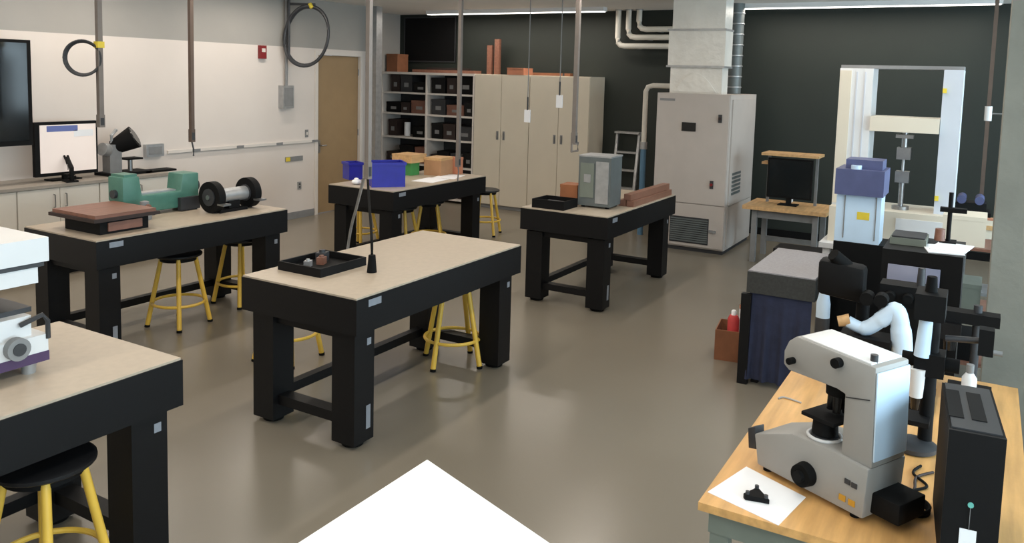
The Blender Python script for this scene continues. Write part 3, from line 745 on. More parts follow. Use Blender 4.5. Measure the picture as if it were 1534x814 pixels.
# ------------------------------------------------------------------ granite plate on a draped stand
p1, p2 = onz(1122, 405, .83), onz(1219, 413, .83); p4 = onz(1153, 375, .83)
gx0, gy1 = p1.x, p1.y+.01; gy0 = .94; gx1 = 6.72
t = thing('surface_plate_stand', 'grey surface plate on a stand draped with navy cloth', 'surface plate', ((gx0+gx1)/2, (gy0+gy1)/2, 0))
hx_, hy_ = (gx1-gx0)/2, (gy1-gy0)/2
pl = MB().box(-hx_, hx_, -hy_, hy_, .67, .822).build('plate', 'granite_dark', t, .008)
MB().box(-hx_+.006, hx_-.006, -hy_+.006, hy_-.006, .822, .83).build('plate_face', 'granite', pl, .002)
for x in (-hx_+.06, hx_-.11):
    for y in (-hy_+.05, hy_-.10):
        MB().box(x, x+.05, y, y+.05, 0, .67).build('leg', 'black_body', t, .004)
# cloth with folds on the two visible sides
def cloth(name, a, b, z0, z1, amp, n_, parent, m='navy_cloth'):
    a, b = Vector(a), Vector(b); d = (b-a); nn = Vector((d.y, -d.x, 0)).normalized(); mb = MB()
    rows_ = 8; g = []
    for j in range(rows_+1):
        f = j/rows_; r_ = []
        for i in range(n_+1):
            u = i/n_
            off = amp*(1-f)*(math.sin(u*math.pi*7+1.3)+.5*math.sin(u*math.pi*15))
            p = a+d*u+nn*(off+.02*(1-f)); p.z = z0+(z1-z0)*f
            r_.append(p)
        g.append(r_)
    th = nn*.006
    V1 = [[mb.bm.verts.new(p) for p in r_] for r_ in g]; V2 = [[mb.bm.verts.new(p-th) for p in r_] for r_ in g]
    for j in range(rows_):
        for i in range(n_):
            mb.bm.faces.new((V1[j][i], V1[j][i+1], V1[j+1][i+1], V1[j+1][i])); mb.bm.faces.new((V2[j][i], V2[j+1][i], V2[j+1][i+1], V2[j][i+1]))
    for i in range(n_):
        mb.bm.faces.new((V1[0][i], V2[0][i], V2[0][i+1], V1[0][i+1])); mb.bm.faces.new((V1[-1][i], V1[-1][i+1], V2[-1][i+1], V2[-1][i]))
    for j in range(rows_):
        mb.bm.faces.new((V1[j][0], V1[j+1][0], V2[j+1][0], V2[j][0])); mb.bm.faces.new((V1[j][-1], V2[j][-1], V2[j+1][-1], V1[j+1][-1]))
    bmesh.ops.recalc_face_normals(mb.bm, faces=mb.bm.faces[:])
    return mb.build(name, m, parent)
cloth('front_drape', (-hx_+.02, hy_-.02, 0), (-hx_+.02, -hy_+.02, 0), .04, .67, .018, 60, t)
cloth('side_drape', (hx_-.02, hy_-.02, 0), (-hx_+.02, hy_-.02, 0), .04, .67, .018, 40, t)
MB().box(-hx_-.02, -hx_+.03, hy_-.04, hy_+.03, .0, .66).build('corner_post', 'black_body', t, .008)

# cardboard box on the floor with bits in it
q = onz(1092, 542, 0)
t = thing('floor_carton', 'brown open carton on the floor beside the draped stand', 'carton', (q.x+.16, q.y+.02, 0), .15)
MB().box(-.16, .16, -.12, .12, 0, .012).build('bottom', 'box_brown', t)
for n_, bx in (('end_wall', (-.16, -.152, -.12, .12)), ('end_wall', (.152, .16, -.12, .12)), ('side_wall', (-.152, .152, -.12, -.112)), ('side_wall', (-.152, .152, .112, .12))):
    MB().box(*bx, .012, .24).build(n_, 'box_brown', t, .002)
q = t.location
tt = thing('red_canister', 'small red canister in the brown floor carton', 'canister', (q.x-.05, q.y-.01, .012))
MB().lathe([(.04, 0), (.045, .01), (.045, .30), (.03, .33)], n=16).build('body', 'red_soft', tt)
MB().lathe([(.02, .33), (.02, .36), (.012, .37)], n=12).build('cap', 'paper', tt)
tt = thing('paper_tube', 'white paper tube sticking out of the brown floor carton', 'tube', (q.x+.03, q.y-.06, .012))
MB().lathe([(.028, 0), (.028, .40), (.022, .40), (.022, .005), (.01, .004)], n=14).build('tube', 'paper', tt)
MB().lathe([(.0285, .37), (.0295, .372), (.0295, .398), (.0285, .40)], n=14).build('end_ring', 'salmon', tt)

# ------------------------------------------------------------------ black cabinet with a pale slanted panel
KX = 5.75
def kx(px, py, x=KX): p = onx(px, py, x); return p.y, p.z
yl, kt = kx(1322, 372); yr, _ = kx(1444, 378)
t = thing('instrument_cabinet', 'black instrument cabinet with a pale grey slanted panel', 'cabinet', (KX, (yl+yr)/2, 0))
hw = (yl-yr)/2
MB().box(0, .6, -hw, hw, .04, kt).build('body', 'black_body', t, .01)
for s in (-1, 1):
    for x in (.06, .54): MB().cyl((x, s*(hw-.06), 0), (x, s*(hw-.06), .04), .022, n=10).build('foot', 'black_rubber', t)
z1_ = kx(1370, 400)[1]; z0_ = kx(1370, 440)[1]
MB().obox((-.03, -hw+.12, z0_), (0, hw*2-.16, 0), (.028, 0, z1_-z0_), (-.01, 0, .004)).build('slanted_panel', 'lavender_panel', t, .003)
MB().box(-.05, 0, -hw+.08, hw-.02, z0_-.05, z0_-.005).build('panel_ledge', 'black_matte', t, .004)
for k in range(3): MB().box(-.014, 0, -hw+.05, hw-.05, .12+k*.17, .26+k*.17).build('drawer', 'black_matte', t, .005)
q = onz(1418, 372, kt)
for k, (dx, dy, rz) in enumerate(((-.02, .02, .2), (.05, -.03, -.15))):
    o = MB().box(-.15, .15, -.105, .105, 0, .006).build('paper_sheet', 'paper', None); o.location = (KX+.22+dx, q.y+dy, kt+k*.0065); o.rotation_euler.z = rz
    tag(o, 'white paper sheets on the black instrument cabinet, %s sheet' % ('lower' if k == 0 else 'upper'), 'paper', 'papers on the black cabinet')
q = onx(1362, 365, KX+.35)
t = thing('flat_case', 'flat dark grey case on the black instrument cabinet beside the paper sheets', 'case', (KX+.35, q.y, kt))
MB().box(-.14, .14, -.11, .11, 0, .045).build('body', 'grey_green', t, .006); MB().box(-.13, .13, -.10, .10, .045, .055).build('lid', 'charcoal', t, .004)
q = onx(1420, 360, KX+.45)
t = thing('clamp_stand', 'slender black clamp stand on the black instrument cabinet', 'stand', (KX+.46, q.y, kt))
zt = onx(1418, 288, KX+.46).z-kt
MB().box(-.07, .07, -.05, .05, 0, .02).build('base', 'black_matte', t, .004)
MB().cyl((0, 0, .02), (0, 0, zt), .014, n=12).build('rod', 'black_matte', t)
MB().box(-.03, .03, -.10, .06, zt*.62, zt*.62+.03).build('clamp', 'black_matte', t, .006)
MB().cyl((-.02, .05, .02), (-.02, .05, .10), .035, .03, 14).build('weight', 'brown_wood', t)

# ------------------------------------------------------------------ side bench at the far right
QX = 8.7
def qx(px, py, x=QX): p = onx(px, py, x); return p.y, p.z
yl, qz = qx(1432, 334)
t = thing('side_bench', 'narrow wooden bench by the dark wall, next to the testing frame', 'bench', (QX, -.55, 0))
bl = yl+.55
MB().box(0, .6, 0, bl, qz-.04, qz).build('top', 'bench_wood', t, .005)
MB().box(.02, .05, .05, bl-.05, qz-.20, qz-.04).build('apron', 'cabinet_cream', t, .003)
for x in (.04, .50):
    for y in (.04, bl-.10): MB().box(x, x+.06, y, y+.06, 0, qz-.04).build('leg', 'grey_mid', t, .004)
MB().box(.08, .52, .10, bl-.10, .20, .23).build('lower_shelf', 'grey_mid', t, .003)
t = thing('black_instrument', 'black instrument with blue grey cylinders on the side bench', 'instrument', (QX+.28, .12, qz))
MB().box(-.15, .15, -.20, .16, 0, .10).build('base', 'black_matte', t, .01)
MB().box(-.10, .12, -.16, .10, .10, .18).build('housing', 'black_body', t, .01)
for y in (-.10, .05): MB().cyl((-.14, y, .21), (.12, y, .21), .04, n=16).build('cylinder', 'blue_violet', t)
q = onz(1485, 338, qz)
t = thing('cream_box', 'small cream box on the side bench front edge', 'box', (QX+.07, -.05, qz))
MB().box(-.05, .05, -.08, .08, 0, .05).build('body', 'cabinet_cream', t, .004); MB().box(-.052, .052, -.082, .082, .05, .06).build('lid', 'salmon', t, .003)
# ------------------------------------------------------------------ desk with microscope
DZT = .75
dy1 = .752; dy0 = -.21; dx0 = 2.588; dx1 = 4.45
t = thing('desk', 'birch topped desk with a grey green frame carrying the big white microscope', 'desk', (dx0, dy0, 0))
dw, dl = dy1-dy0, dx1-dx0
MB().box(0, dl, 0, dw, DZT-.028, DZT).build('top', 'birch', t, .004)
MB().box(.03, dl-.03, .03, .055, DZT-.11, DZT-.028).build('rail', 'grey_green', t, .003)
MB().box(.03, dl-.03, dw-.055, dw-.03, DZT-.11, DZT-.028).build('rail', 'grey_green', t, .003)
for x in (.03, dl-.055): MB().box(x, x+.025, .055, dw-.055, DZT-.11, DZT-.028).build('end_rail', 'grey_green', t, .003)
for x in (.035, dl-.095):
    for y in (.035, dw-.095):
        lg = MB().box(x, x+.06, y, y+.06, .012, DZT-.028).build('leg', 'grey_green', t, .004)
        MB().cyl((x+.03, y+.03, 0), (x+.03, y+.03, .013), .022, n=12).build('foot', 'black_rubber', lg)
MB().box(.05, .08, .10, dw-.10, .30, .34).build('stretcher', 'grey_green', t, .003)

# big white microscope, drawn in its own profile plane
A = onz(1132, 702, DZT); Bp = onz(1289, 786, DZT)
u = (Bp-A).normalized(); wv = Vector((-u.y, u.x, 0))
if wv.x < 0: wv = -wv
def pf(px, py): p = onplane(px, py, A, wv); return (p-A).dot(u), p.z-DZT
t = thing('microscope', 'big white C shaped microscope with a black objective on the birch desk', 'microscope', (A.x, A.y, DZT))
TH = .205
def P3(u_, v_, w_=0): return u*u_+Vector((0,0,1))*v_+wv*w_
base = [pf(1134, 700), pf(1130, 650), pf(1185, 650), pf(1240, 672), pf(1301, 705), pf(1291, 779)]
b0 = MB().prism([(a_, max(b_, .018)) for a_, b_ in base], (0,0,0), u, (0,0,1), wv*TH).build('base', 'instrument_grey', t, .006)
ue = pf(1289, 779)[0]
for a_, w_ in ((.03, .03), (.03, TH-.03), (ue-.04, .03), (ue-.04, TH-.03)): MB().cyl(P3(a_, 0, w_), P3(a_, .02, w_), .016, n=12).build('foot', 'black_rubber', b0)
MB().prism([pf(1120, 672), pf(1119, 642), pf(1130, 640), pf(1131, 674)], P3(0, 0, .004), u, (0,0,1), wv*.05).build('front_cap', 'charcoal', b0, .003)
arm = [pf(1256, 684), pf(1262, 592), pf(1250, 584), pf(1222, 573), pf(1178, 556), pf(1170, 546), pf(1171, 526), pf(1178, 512), pf(1190, 505), pf(1309, 553), pf(1302, 705)]
ar = MB().prism(arm, P3(0, 0, .012), u, (0,0,1), wv*(TH-.024)).build('frame', 'instrument_grey', t, .006)
e_ = pf(1309, 556); f_ = pf(1302, 700)
MB().prism([(e_[0]+.001, e_[1]-.01), (e_[0]+.007, e_[1]-.012), (f_[0]+.007, f_[1]+.012), (f_[0]+.001, f_[1]+.012)], P3(0, 0, .014), u, (0,0,1), wv*(TH-.028)).build('daylit_rear_face', 'plastic_and_daylight_blue', ar, .002)  # thin light blue layer paints window daylight onto the rear face
tpv = [pf(1195, 508), pf(1300, 550)]
MB().prism([(tpv[0][0], tpv[0][1]+.001), (tpv[1][0], tpv[1][1]+.0), (tpv[1][0], tpv[1][1]+.007), (tpv[0][0], tpv[0][1]+.008)], P3(0,0,.02), u, (0,0,1), wv*(TH-.04)).build('top_cover', 'instrument_white', ar, .002)
sm = pf(1300, 602), pf(1262, 596)
MB().prism([(sm[1][0]+.005, sm[1][1]), (sm[0][0], sm[0][1]), (sm[0][0], sm[0][1]+.003), (sm[1][0]+.005, sm[1][1]+.003)], P3(0,0,.009), u, (0,0,1), wv*.004).build('seam', 'charcoal', ar)
for (px, py, r_) in ((1185, 541, .012), (1254, 544, .017)):
    a_, b_ = pf(px, py); MB().cyl(P3(a_, b_, .012), P3(a_, b_, -.014), r_, n=16).build('arm_knob', 'black_rubber', ar)
a_, b_ = pf(1295, 549); MB().cyl(P3(a_, b_, .05), P3(a_, b_+.03, .05), .012, n=14).build('top_knob', 'charcoal', ar)
a_, b_ = pf(1208, 710); kb = MB().cyl(P3(a_, b_, 0), P3(a_, b_, -.035), .042, .038, 24).build('focus_knob', 'black_rubber', b0)
MB().cyl(P3(a_, b_, -.035), P3(a_, b_, -.05), .02, .018, 18).build('fine_knob', 'black_matte', kb)
for px, py in ((1270, 722), (1280, 728)): a_, b_ = pf(px, py); MB().prism([(-.010,-.008),(.010,-.008),(.010,.008),(-.010,.008)], P3(a_, b_, -.004), u, (0,0,1), wv*.0045).build('rocker_switch', 'charcoal', b0)
for px, py in ((1262, 746), (1276, 754)): a_, b_ = pf(px, py); MB().prism([(-.012,-.010),(.012,-.010),(.012,.010),(-.012,.010)], P3(a_, b_, -.003), u, (0,0,1), wv*.0035).build('button_label', 'lens_brass', b0)
# optics hanging under the arm, stage with ring
ca, cb1 = pf(1232, 578); _, cb2 = pf(1222, 660)
mid = TH/2
tu = MB().cyl(P3(ca-.005, cb1+.01, mid), P3(ca-.005, cb1-.05, mid), .046, .044, 20).build('nosepiece', 'black_matte', t)
for k in range(4):
    aa = k*math.pi/2+.4
    o_ = u*math.cos(aa)+wv*math.sin(aa)
    MB().cyl(P3(ca-.005, cb1-.048, mid)+o_*.02, P3(ca-.005, cb1-.11, mid)+o_*.026, .017, .013, 12).build('objective', 'black_gloss', tu)
MB().cyl(P3(ca-.03, cb2+.07, mid-.03), P3(ca-.03, cb2+.005, mid-.03), .040, .044, 18).build('condenser', 'black_matte', t)
MB().prism([(-.075, 0), (.055, 0), (.055, .014), (-.075, .014)], P3(ca-.01, cb2+.062, .01), u, (0,0,1), wv*(TH-.02)).build('stage', 'black_matte', t, .003)
tt_ = t
ra, rb = pf(1215, 662)
MB().tube([P3(ra+.055*math.cos(k*math.pi/14), rb+.006, mid-.03)+wv*.055*math.sin(k*math.pi/14) for k in range(28)], .006, 8, True).build('lamp_ring', 'instrument_white', t)
MB().cyl(P3(ra, rb-.012, mid-.03), P3(ra, rb+.012, mid-.03), .045, n=20).build('field_lens', 'charcoal', t)
MB().prism([(0, .03), (.10, .03), (.10, .10), (0, .10)], P3(ue+.004, 0, .04), u, (0,0,1), wv*(TH-.06)).build('power_module', 'black_matte', b0, .005)
# little rod with a white end at the front of the desk
q1 = onz(1175, 597, DZT); q2 = onz(1200, 605, DZT)
o = MB().tube(smoothpath([(q1.x-.03, q1.y+.02, DZT+.004), (q1.x, q1.y, DZT+.004), (q2.x, q2.y, DZT+.004)]), .004, 6).build('thin_cable', 'galvanised'); tag(o, 'short thin grey cable on the birch desk beside the microscope', 'cable')

# paper with a triangular black part
pc = [onz(1060, 738, DZT), onz(1118, 700, DZT), onz(1207, 746, DZT), onz(1166, 788, DZT)]
m = MB(); a_ = [m.bm.verts.new(p) for p in pc]; b_ = [m.bm.verts.new(p+Vector((0,0,.002))) for p in pc]; m.skin([a_, b_])
tag(m.build('paper_sheet', 'paper', None, 0, False), 'white paper sheet on the birch desk corner under the black triangle', 'paper')
q = onz(1131, 748, DZT)
t = thing('triangle_mount', 'small black three cornered mount lying on the white paper sheet', 'mount', (q.x, q.y, DZT+.002), .7)
MB().prism([(-.045, -.03), (.045, -.03), (.03, -.005), (.008, .04), (-.008, .04), (-.03, -.005)], (0,0,0), (1,0,0), (0,1,0), (0,0,.018)).build('plate', 'black_matte', t, .003)
for x, y in ((-.033, -.022), (.033, -.022), (0, .028)): MB().cyl((x, y, .018), (x, y, .028), .007, n=12).build('screw', 'charcoal', t)

# desktop computer tower standing on the desk
CTZ = DZT+.43
a1 = onz(1422, 642, CTZ); a2 = onz(1509, 658, CTZ); a3 = onz(1433, 584, CTZ)
cu = (a2-a1); wdt = min(cu.length, .2); cu.normalize(); cv = Vector((-cu.y, cu.x, 0))
if cv.x < 0: cv = -cv
dpt = .42
ang = math.atan2(cv.y, cv.x)
t = thing('computer_tower', 'black computer tower standing on the birch desk, with a white tag on its front', 'computer', (a1.x, a1.y, DZT), ang)
# local x runs back (cv), local -y runs along cu
MB().box(.012, dpt, -wdt, 0, .01, .425).build('case', 'black_matte', t, .006)
MB().box(.02, dpt-.01, -wdt+.008, -.008, .425, .43).build('top_panel', 'charcoal', t, .002)
MB().box(0, .012, -wdt, 0, .01, .427).build('front_panel', 'black_body', t, .004)
for k in range(2): MB().box(.10, .34, -wdt+.04+k*.06, -wdt+.08+k*.06, .43, .4325).build('vent', 'black_matte', t)
MB().box(-.002, 0, -wdt*.62, -wdt*.32, .045, .14).build('tag_card', 'paper', t)
MB().cyl((0, -wdt*.48, .215), (-.004, -wdt*.48, .215), .008, n=12).build('power_light', 'teal_light', t)
MB().box(-.003, 0, -wdt*.485, -wdt*.475, .14, .207).build('tag_string', 'grey_mid', t)
for x in (.05, dpt-.05):
    for y in (-wdt+.03, -.03): MB().cyl((x, y, 0), (x, y, .011), .012, n=10).build('foot', 'black_rubber', t)

# coil of black cable beside the tower
q = onz(1368, 776, DZT)
t = thing('cable_coil', 'coil of black cable on the birch desk between the microscope and the tower', 'cable', (q.x+.05, q.y-.005, DZT))
for k in range(3):
    rr = .038+k*.005
    MB().tube([(rr*1.15*math.cos(j*math.pi/14), rr*math.sin(j*math.pi/14)+.004*k, .005+k*.009) for j in range(28)], .005, 6, True).build('turn', 'black_rubber', t)
MB().tube(smoothpath([(.06, 0, .008), (.13, .02, .006), (.20, -.02, .006), (.28, .03, .006), (.36, .01, .006)]), .005, 6).build('tail', 'black_rubber', t)
q = onz(1378, 742, DZT)
o = MB().tube(smoothpath([(q.x-.06, q.y+.05, DZT+.006), (q.x+.02, q.y+.02, DZT+.006), (q.x+.12, q.y+.02, DZT+.006), (q.x+.2, q.y-.03, DZT+.006)]), .005, 6).build('loose_cable', 'dark_brown'); tag(o, 'loose dark cable winding over the birch desk beside the cable coil', 'cable')

# black upright microscope behind the white one
q = onz(1368, 672, DZT)
def up(px, py): p = onx(px, py, q.x); return p.y-q.y, p.z-DZT
t = thing('upright_microscope', 'black upright microscope on a round foot with white tubes', 'microscope', (q.x, q.y, DZT))
MB().lathe([(.075, 0), (.085, .006), (.085, .022), (.06, .032), (.02, .034)], n=28).build('foot', 'charcoal', t)
y0, z0 = up(1385, 650); y1, z1 = up(1402, 440)
MB().cyl((.04, -.035, .03), (.04, -.035, z1-.06), .026, n=16).build('pillar', 'black_matte', t)
MB().box(-.02, .09, -.085, .02, z1*.48, z1*.62).build('focus_block', 'black_matte', t, .008)
for s in (-1, 1): MB().cyl((.04, -.035+s*.05, z1*.55), (.04, -.035+s*.10, z1*.55), .028, n=18).build('focus_knob', 'black_rubber', t)
MB().box(-.06, .06, -.05, .07, z1*.18, z1*.21).build('stage', 'black_matte', t, .004)
MB().cyl((-.01, .005, z1*.34), (-.01, .005, z1*.52), .024, .030, 16).build('objective_tube', 'instrument_white', t)
MB().cyl((-.01, .005, z1*.26), (-.01, .005, z1*.34), .014, .020, 14).build('objective', 'black_gloss', t)
MB().cyl((-.01, -.005, z1*.60), (-.005, -.012, z1*.84), .028, .024, 16).build('camera_tube', 'plastic_and_daylight_blue', t)
MB().box(-.05, .10, -.075, .03, z1*.84, z1).build('head', 'black_matte', t, .012)
MB().cyl((.02, -.02, z1), (.02, -.02, z1+.06), .022, .018, 14).build('eyepiece', 'black_rubber', t)
MB().cyl((.03, -.08, z1*.72), (.03, -.20, z1*.74), .012, n=10).build('side_arm', 'charcoal', t)
MB().box(.0, .06, -.24, -.19, z1*.66, z1*.82).build('light_box', 'black_matte', t, .006)

# pale curved arm instrument and its black head, further along the desk
q = onz(1350, 610, DZT); q = Vector((4.0, .24, DZT))
def dk(px, py, x=4.0): p = onx(px, py, x); return Vector((0, p.y-q.y, p.z-DZT))
t = thing('arm_microscope', 'pale blue curved arm microscope with a black head behind the big white microscope', 'microscope', (q.x, q.y, DZT))
pts = [dk(1352, 560), dk(1350, 500), dk(1342, 466), dk(1322, 478), dk(1296, 492), dk(1270, 482)]
MB().tube([Vector((0, p.y, p.z)) for p in smoothpath([Vector((0, pts[0].y, .03))]+pts)], [.045]*18+[.04]*8+[.038]*8+[.034]*8+[.028]*7, 14).build('curved_arm', 'plastic_and_daylight_blue', t)
e_ = dk(1266, 480); MB().cyl((0, e_.y-.02, e_.z+.004), (-.01, e_.y+.03, e_.z-.008), .030, .024, 16).build('arm_tip', 'bench_wood', t)
MB().box(-.13, .13, -.12, .22, 0, .03).build('base', 'black_matte', t, .008)
b1 = dk(1260, 490); b2 = dk(1335, 520)
MB().box(-.06, .10, b2.y, b1.y, b2.z+.0, b1.z-.02).build('stage', 'black_matte', t, .006)
MB().cyl((.04, (b1.y+b2.y)/2, .03), (.04, (b1.y+b2.y)/2, b2.z), .03, n=14).build('stage_column', 'black_matte', t)
h1 = dk(1256, 448)
hd = MB().obox((.05, dk(1322, 0).y, dk(0+1300, 462).z), (.12, 0, 0), (0, dk(1248, 0).y-dk(1322, 0).y, .02), (0, 0, dk(1290, 408).z-dk(1290, 462).z)).build('head', 'black_matte', t, .02)
MB().cyl((.11, dk(1290, 0).y, dk(1290, 410).z), (.06, dk(1270, 0).y, dk(1270, 388).z), .035, .03, 16).build('eyepiece', 'black_rubber', hd)
MB().cyl((.11, dk(1320, 0).y, .03), (.11, dk(1320, 0).y, dk(1320, 455).z), .03, n=14).build('pillar', 'black_matte', t)
for s in (0, 1): MB().cyl((.05, dk(1330+s*22, 0).y, dk(1330, 452).z), (-.02, dk(1330+s*22, 0).y, dk(1330, 452).z), .03, n=16).build('knob', 'black_rubber', t)
# spray bottle like slim tube beside it
qb = onz(1232, 520, DZT); qb = Vector((4.30, onx(1232, 480, 4.30).y, DZT))
zt = onx(1232, 396, 4.30).z-DZT
t = thing('wash_bottle', 'slim pale bottle with a dark violet cap on the far part of the desk', 'bottle', qb)
MB().lathe([(.03, 0), (.034, .006), (.034, zt*.6), (.022, zt*.72), (.018, zt*.78)], n=20).build('body', 'plastic_and_daylight_blue', t)
MB().lathe([(.021, zt*.78), (.021, zt*.90), (.012, zt*.95), (.008, zt)], n=16).build('cap', 'blue_violet', t)
MB().lathe([(.0345, zt*.2), (.0352, zt*.21), (.0352, zt*.45), (.0345, zt*.46)], n=20).build('label_band', 'charcoal', t)
# camera on a black stand further right
qx_ = Vector((4.22, -.02, DZT))
t = thing('camera_stand', 'black camera stand with a horizontal arm on the desk next to the concrete column', 'stand', qx_)
zt = onx(1430, 455, 4.22).z-DZT
MB().box(-.10, .10, -.08, .10, 0, .025).build('base', 'black_matte', t, .006)
MB().cyl((.03, 0, .025), (.03, 0, zt), .018, n=14).build('post', 'charcoal', t)
MB().box(-.02, .07, -.09, .16, zt*.80, zt*.80+.05).build('arm', 'black_matte', t, .008)
MB().box(-.06, .05, .06, .15, zt*.62, zt*.80).build('camera', 'black_body', t, .01)
MB().cyl((-.005, .105, zt*.62), (-.005, .105, zt*.48), .03, .026, 16).build('lens', 'black_gloss', t)
MB().cyl((.03, -.02, zt*.5), (.03, -.11, zt*.5), .012, n=10).build('side_clamp', 'grey_mid', t)

t = thing('optical_rig', 'black optical rig with a cross beam on the far end of the birch desk', 'instrument', (4.36, .20, DZT))
def rg(px, py): p = onx(px, py, 4.36); return p.y-.20, p.z-DZT
ya, zb_ = rg(1318, 452); yb_, za_ = rg(1400, 432)
MB().box(-.06, .07, yb_, ya, zb_, za_).build('cross_beam', 'black_matte', t, .01)
MB().box(-.07, .08, yb_-.02, yb_+.07, .02, zb_).build('tower', 'black_body', t, .01)
MB().box(-.08, .08, yb_-.03, ya-.02, 0, .02).build('base_plate', 'black_matte', t, .004)
for k in range(3): MB().cyl((-.06, ya-.05-k*.08, (za_+zb_)/2), (-.10, ya-.05-k*.08, (za_+zb_)/2), .026, .022, 16).build('adjuster', 'black_rubber', t)
MB().cyl((0, yb_+.06, za_), (0, yb_+.06, za_+.09), .02, .016, 14).build('pin', 'charcoal', t)

# white bottle behind the tower, rack beside the column
qb = Vector((4.02, onx(1452, 570, 4.02).y, DZT)); zt = onx(1452, 546, 4.02).z-DZT
t = thing('white_bottle', 'small white bottle on the birch desk behind the computer tower', 'bottle', qb)
MB().lathe([(.026, 0), (.03, .005), (.03, zt*.7), (.014, zt*.82)], n=18).build('body', 'instrument_white', t)
MB().lathe([(.016, zt*.82), (.016, zt), (.01, zt+.002)], n=14).build('cap', 'grey_mid', t)
t = thing('storage_rack', 'dark open rack with shelves between the black cabinet and the concrete column', 'rack', (6.75, -.12, 0))
for x in (0, .45):
    for y in (0, .38): MB().box(x, x+.03, y, y+.03, 0, 1.02).build('post', 'dark_brown', t, .002)
for z in (.12, .50, .98): MB().box(0, .48, .0, .41, z, z+.02).build('shelf', 'brown_wood', t, .002)
for k, (z, m_, lab) in enumerate(((.14, 'black_matte', 'black box on the lowest shelf of the dark rack'), (.52, 'grey_green', 'grey green box on the middle shelf of the dark rack'), (1.0, 'cabinet_cream', 'cream box on top of the dark rack'))):
    tt = thing('rack_box', lab, 'box', (6.80, -.06, z), 0, 'boxes on the dark rack')
    MB().box(0, .33, .02, .30, 0, .15+.02*k).build('body', m_, tt, .005); MB().box(-.003, .333, .017, .303, .15+.02*k, .18+.02*k).build('lid', m_, tt, .003)

# ------------------------------------------------------------------ things on the tables
# instrument with purple stripe
q = onz(70, 560, TZ)
t = thing('striped_instrument', 'white bench instrument with a dark purple stripe and an overhanging head', 'instrument', (q.x, q.y+.03, TZ))
def s0(px, py): p = ony(px, py, q.y+.03); return p.x-q.x, p.z-TZ
bx1 = s0(72, 500)[0]; zb1 = s0(70, 500)[1]; zst = max(s0(70, 545)[1], .085); zt1 = s0(70, 470)[1]
bd = MB().box(-.62, bx1, 0, .40, zst, zb1).build('base_housing', 'instrument_white', t, .012)
MB().box(-.622, bx1+.002, -.002, .402, zst-.04, zst).build('purple_stripe', 'purple', t, .004)
MB().box(-.60, bx1-.05, .03, .37, zb1, zt1).build('deck', 'instrument_white', t, .008)
MB().box(-.50, bx1-.02, .08, .30, zt1, zt1+.02).build('slide_rail', 'charcoal', t, .004)
for x in (-.56, bx1-.06):
    for y in (.04, .36): MB().cyl((x, y, 0), (x, y, zst-.04), .026, .03, 14).build('foot', 'galvanised', t)
a_, b_ = s0(22, 522); kn = MB().cyl((a_, 0, b_), (a_, -.035, b_), .045, n=22).build('dial', 'grey_mid', bd)
MB().cyl((a_, -.035, b_), (a_, -.04, b_), .025, n=18).build('dial_cap', 'charcoal', kn)
MB().tube([(bx1-.10, .02, zt1-.03), (bx1-.02, .0, zt1+.0), (bx1, .0, zt1-.03), (bx1, .0, zb1-.02)], .010, 8).build('clamp_lever', 'charcoal', t)
hz0 = s0(60, 425)[1]; hz1 = s0(66, 392)[1]; hz2 = s0(66, 356)[1]; he = s0(68, 390)[0]
MB().box(-.62, -.34, .06, .36, zt1, hz0).build('column', 'instrument_white', t, .012)
MB().box(-.64, he-.02, .02, .38, hz0, hz1-.02).build('head_lower', 'instrument_white', t, .012)
MB().box(-.64, he, .01, .39, hz1-.02, hz1).build('head_seam', 'charcoal', t, .003)
MB().box(-.66, he+.015, 0, .40, hz1, hz2).build('head_cover', 'instrument_white', t, .014)
MB().cyl((-.20, .2, hz0), (-.20, .2, hz0-.12), .035, .02, 16).build('probe', 'steel', t)

# shallow black tray
c_ = [onz(415, 404, TZ), onz(480, 417, TZ), onz(532, 397, TZ)]
e1_ = c_[0]-c_[1]; e2_ = c_[2]-c_[1]
t = thing('black_tray', 'shallow black tray with small parts on the bare table top', 'tray', (c_[1].x, c_[1].y, TZ))
al, bl_ = .42, .36
MB().box(0, al, 0, bl_, 0, .012).build('tray_floor', 'black_matte', t)
for bx in ((0, al, 0, .015), (0, al, bl_-.015, bl_), (0, .015, .015, bl_-.015), (al-.015, al, .015, bl_-.015)): MB().box(*bx, .012, .055).build('rim', 'black_matte', t, .003)
for nm, lab, m_, x, y, s in (('lens_cell', 'small brown block in the black tray', 'brown_wood', .24, .22, .03), ('aluminium_block', 'small pale block in the black tray', 'galvanised', .14, .24, .025), ('black_block', 'dark gadget in the black tray', 'charcoal', .30, .27, .04)):
    tt = thing(nm, lab, 'block', (c_[1].x+x, c_[1].y+y, TZ+.012), .4, 'small parts in the black tray')
    MB().box(-s, s, -s*.8, s*.8, 0, s*1.5).build('body', m_, tt, .004); MB().cyl((0, 0, s*1.5), (0, 0, s*1.9), s*.5, n=12).build('knob', m_, tt)

# brown topped box
q = onz(136, 352, TZ); X0, Y0 = 3.56, 5.56
t = thing('specimen_box', 'black box with an overhanging brown wooden top', 'box', (X0, Y0, TZ))
MB().box(0, .40, .02, .46, 0, .105).build('body', 'black_matte', t, .006)
MB().box(.06, .34, .008, .02, .02, .085).build('drawer_front', 'brown_red', t, .004)
MB().box(-.08, .46, -.04, .54, .105, .13).build('under_board', 'dark_brown', t, .004)
MB().box(-.06, .44, -.02, .52, .13, .155).build('wooden_top', 'brown_wood', t, .006)
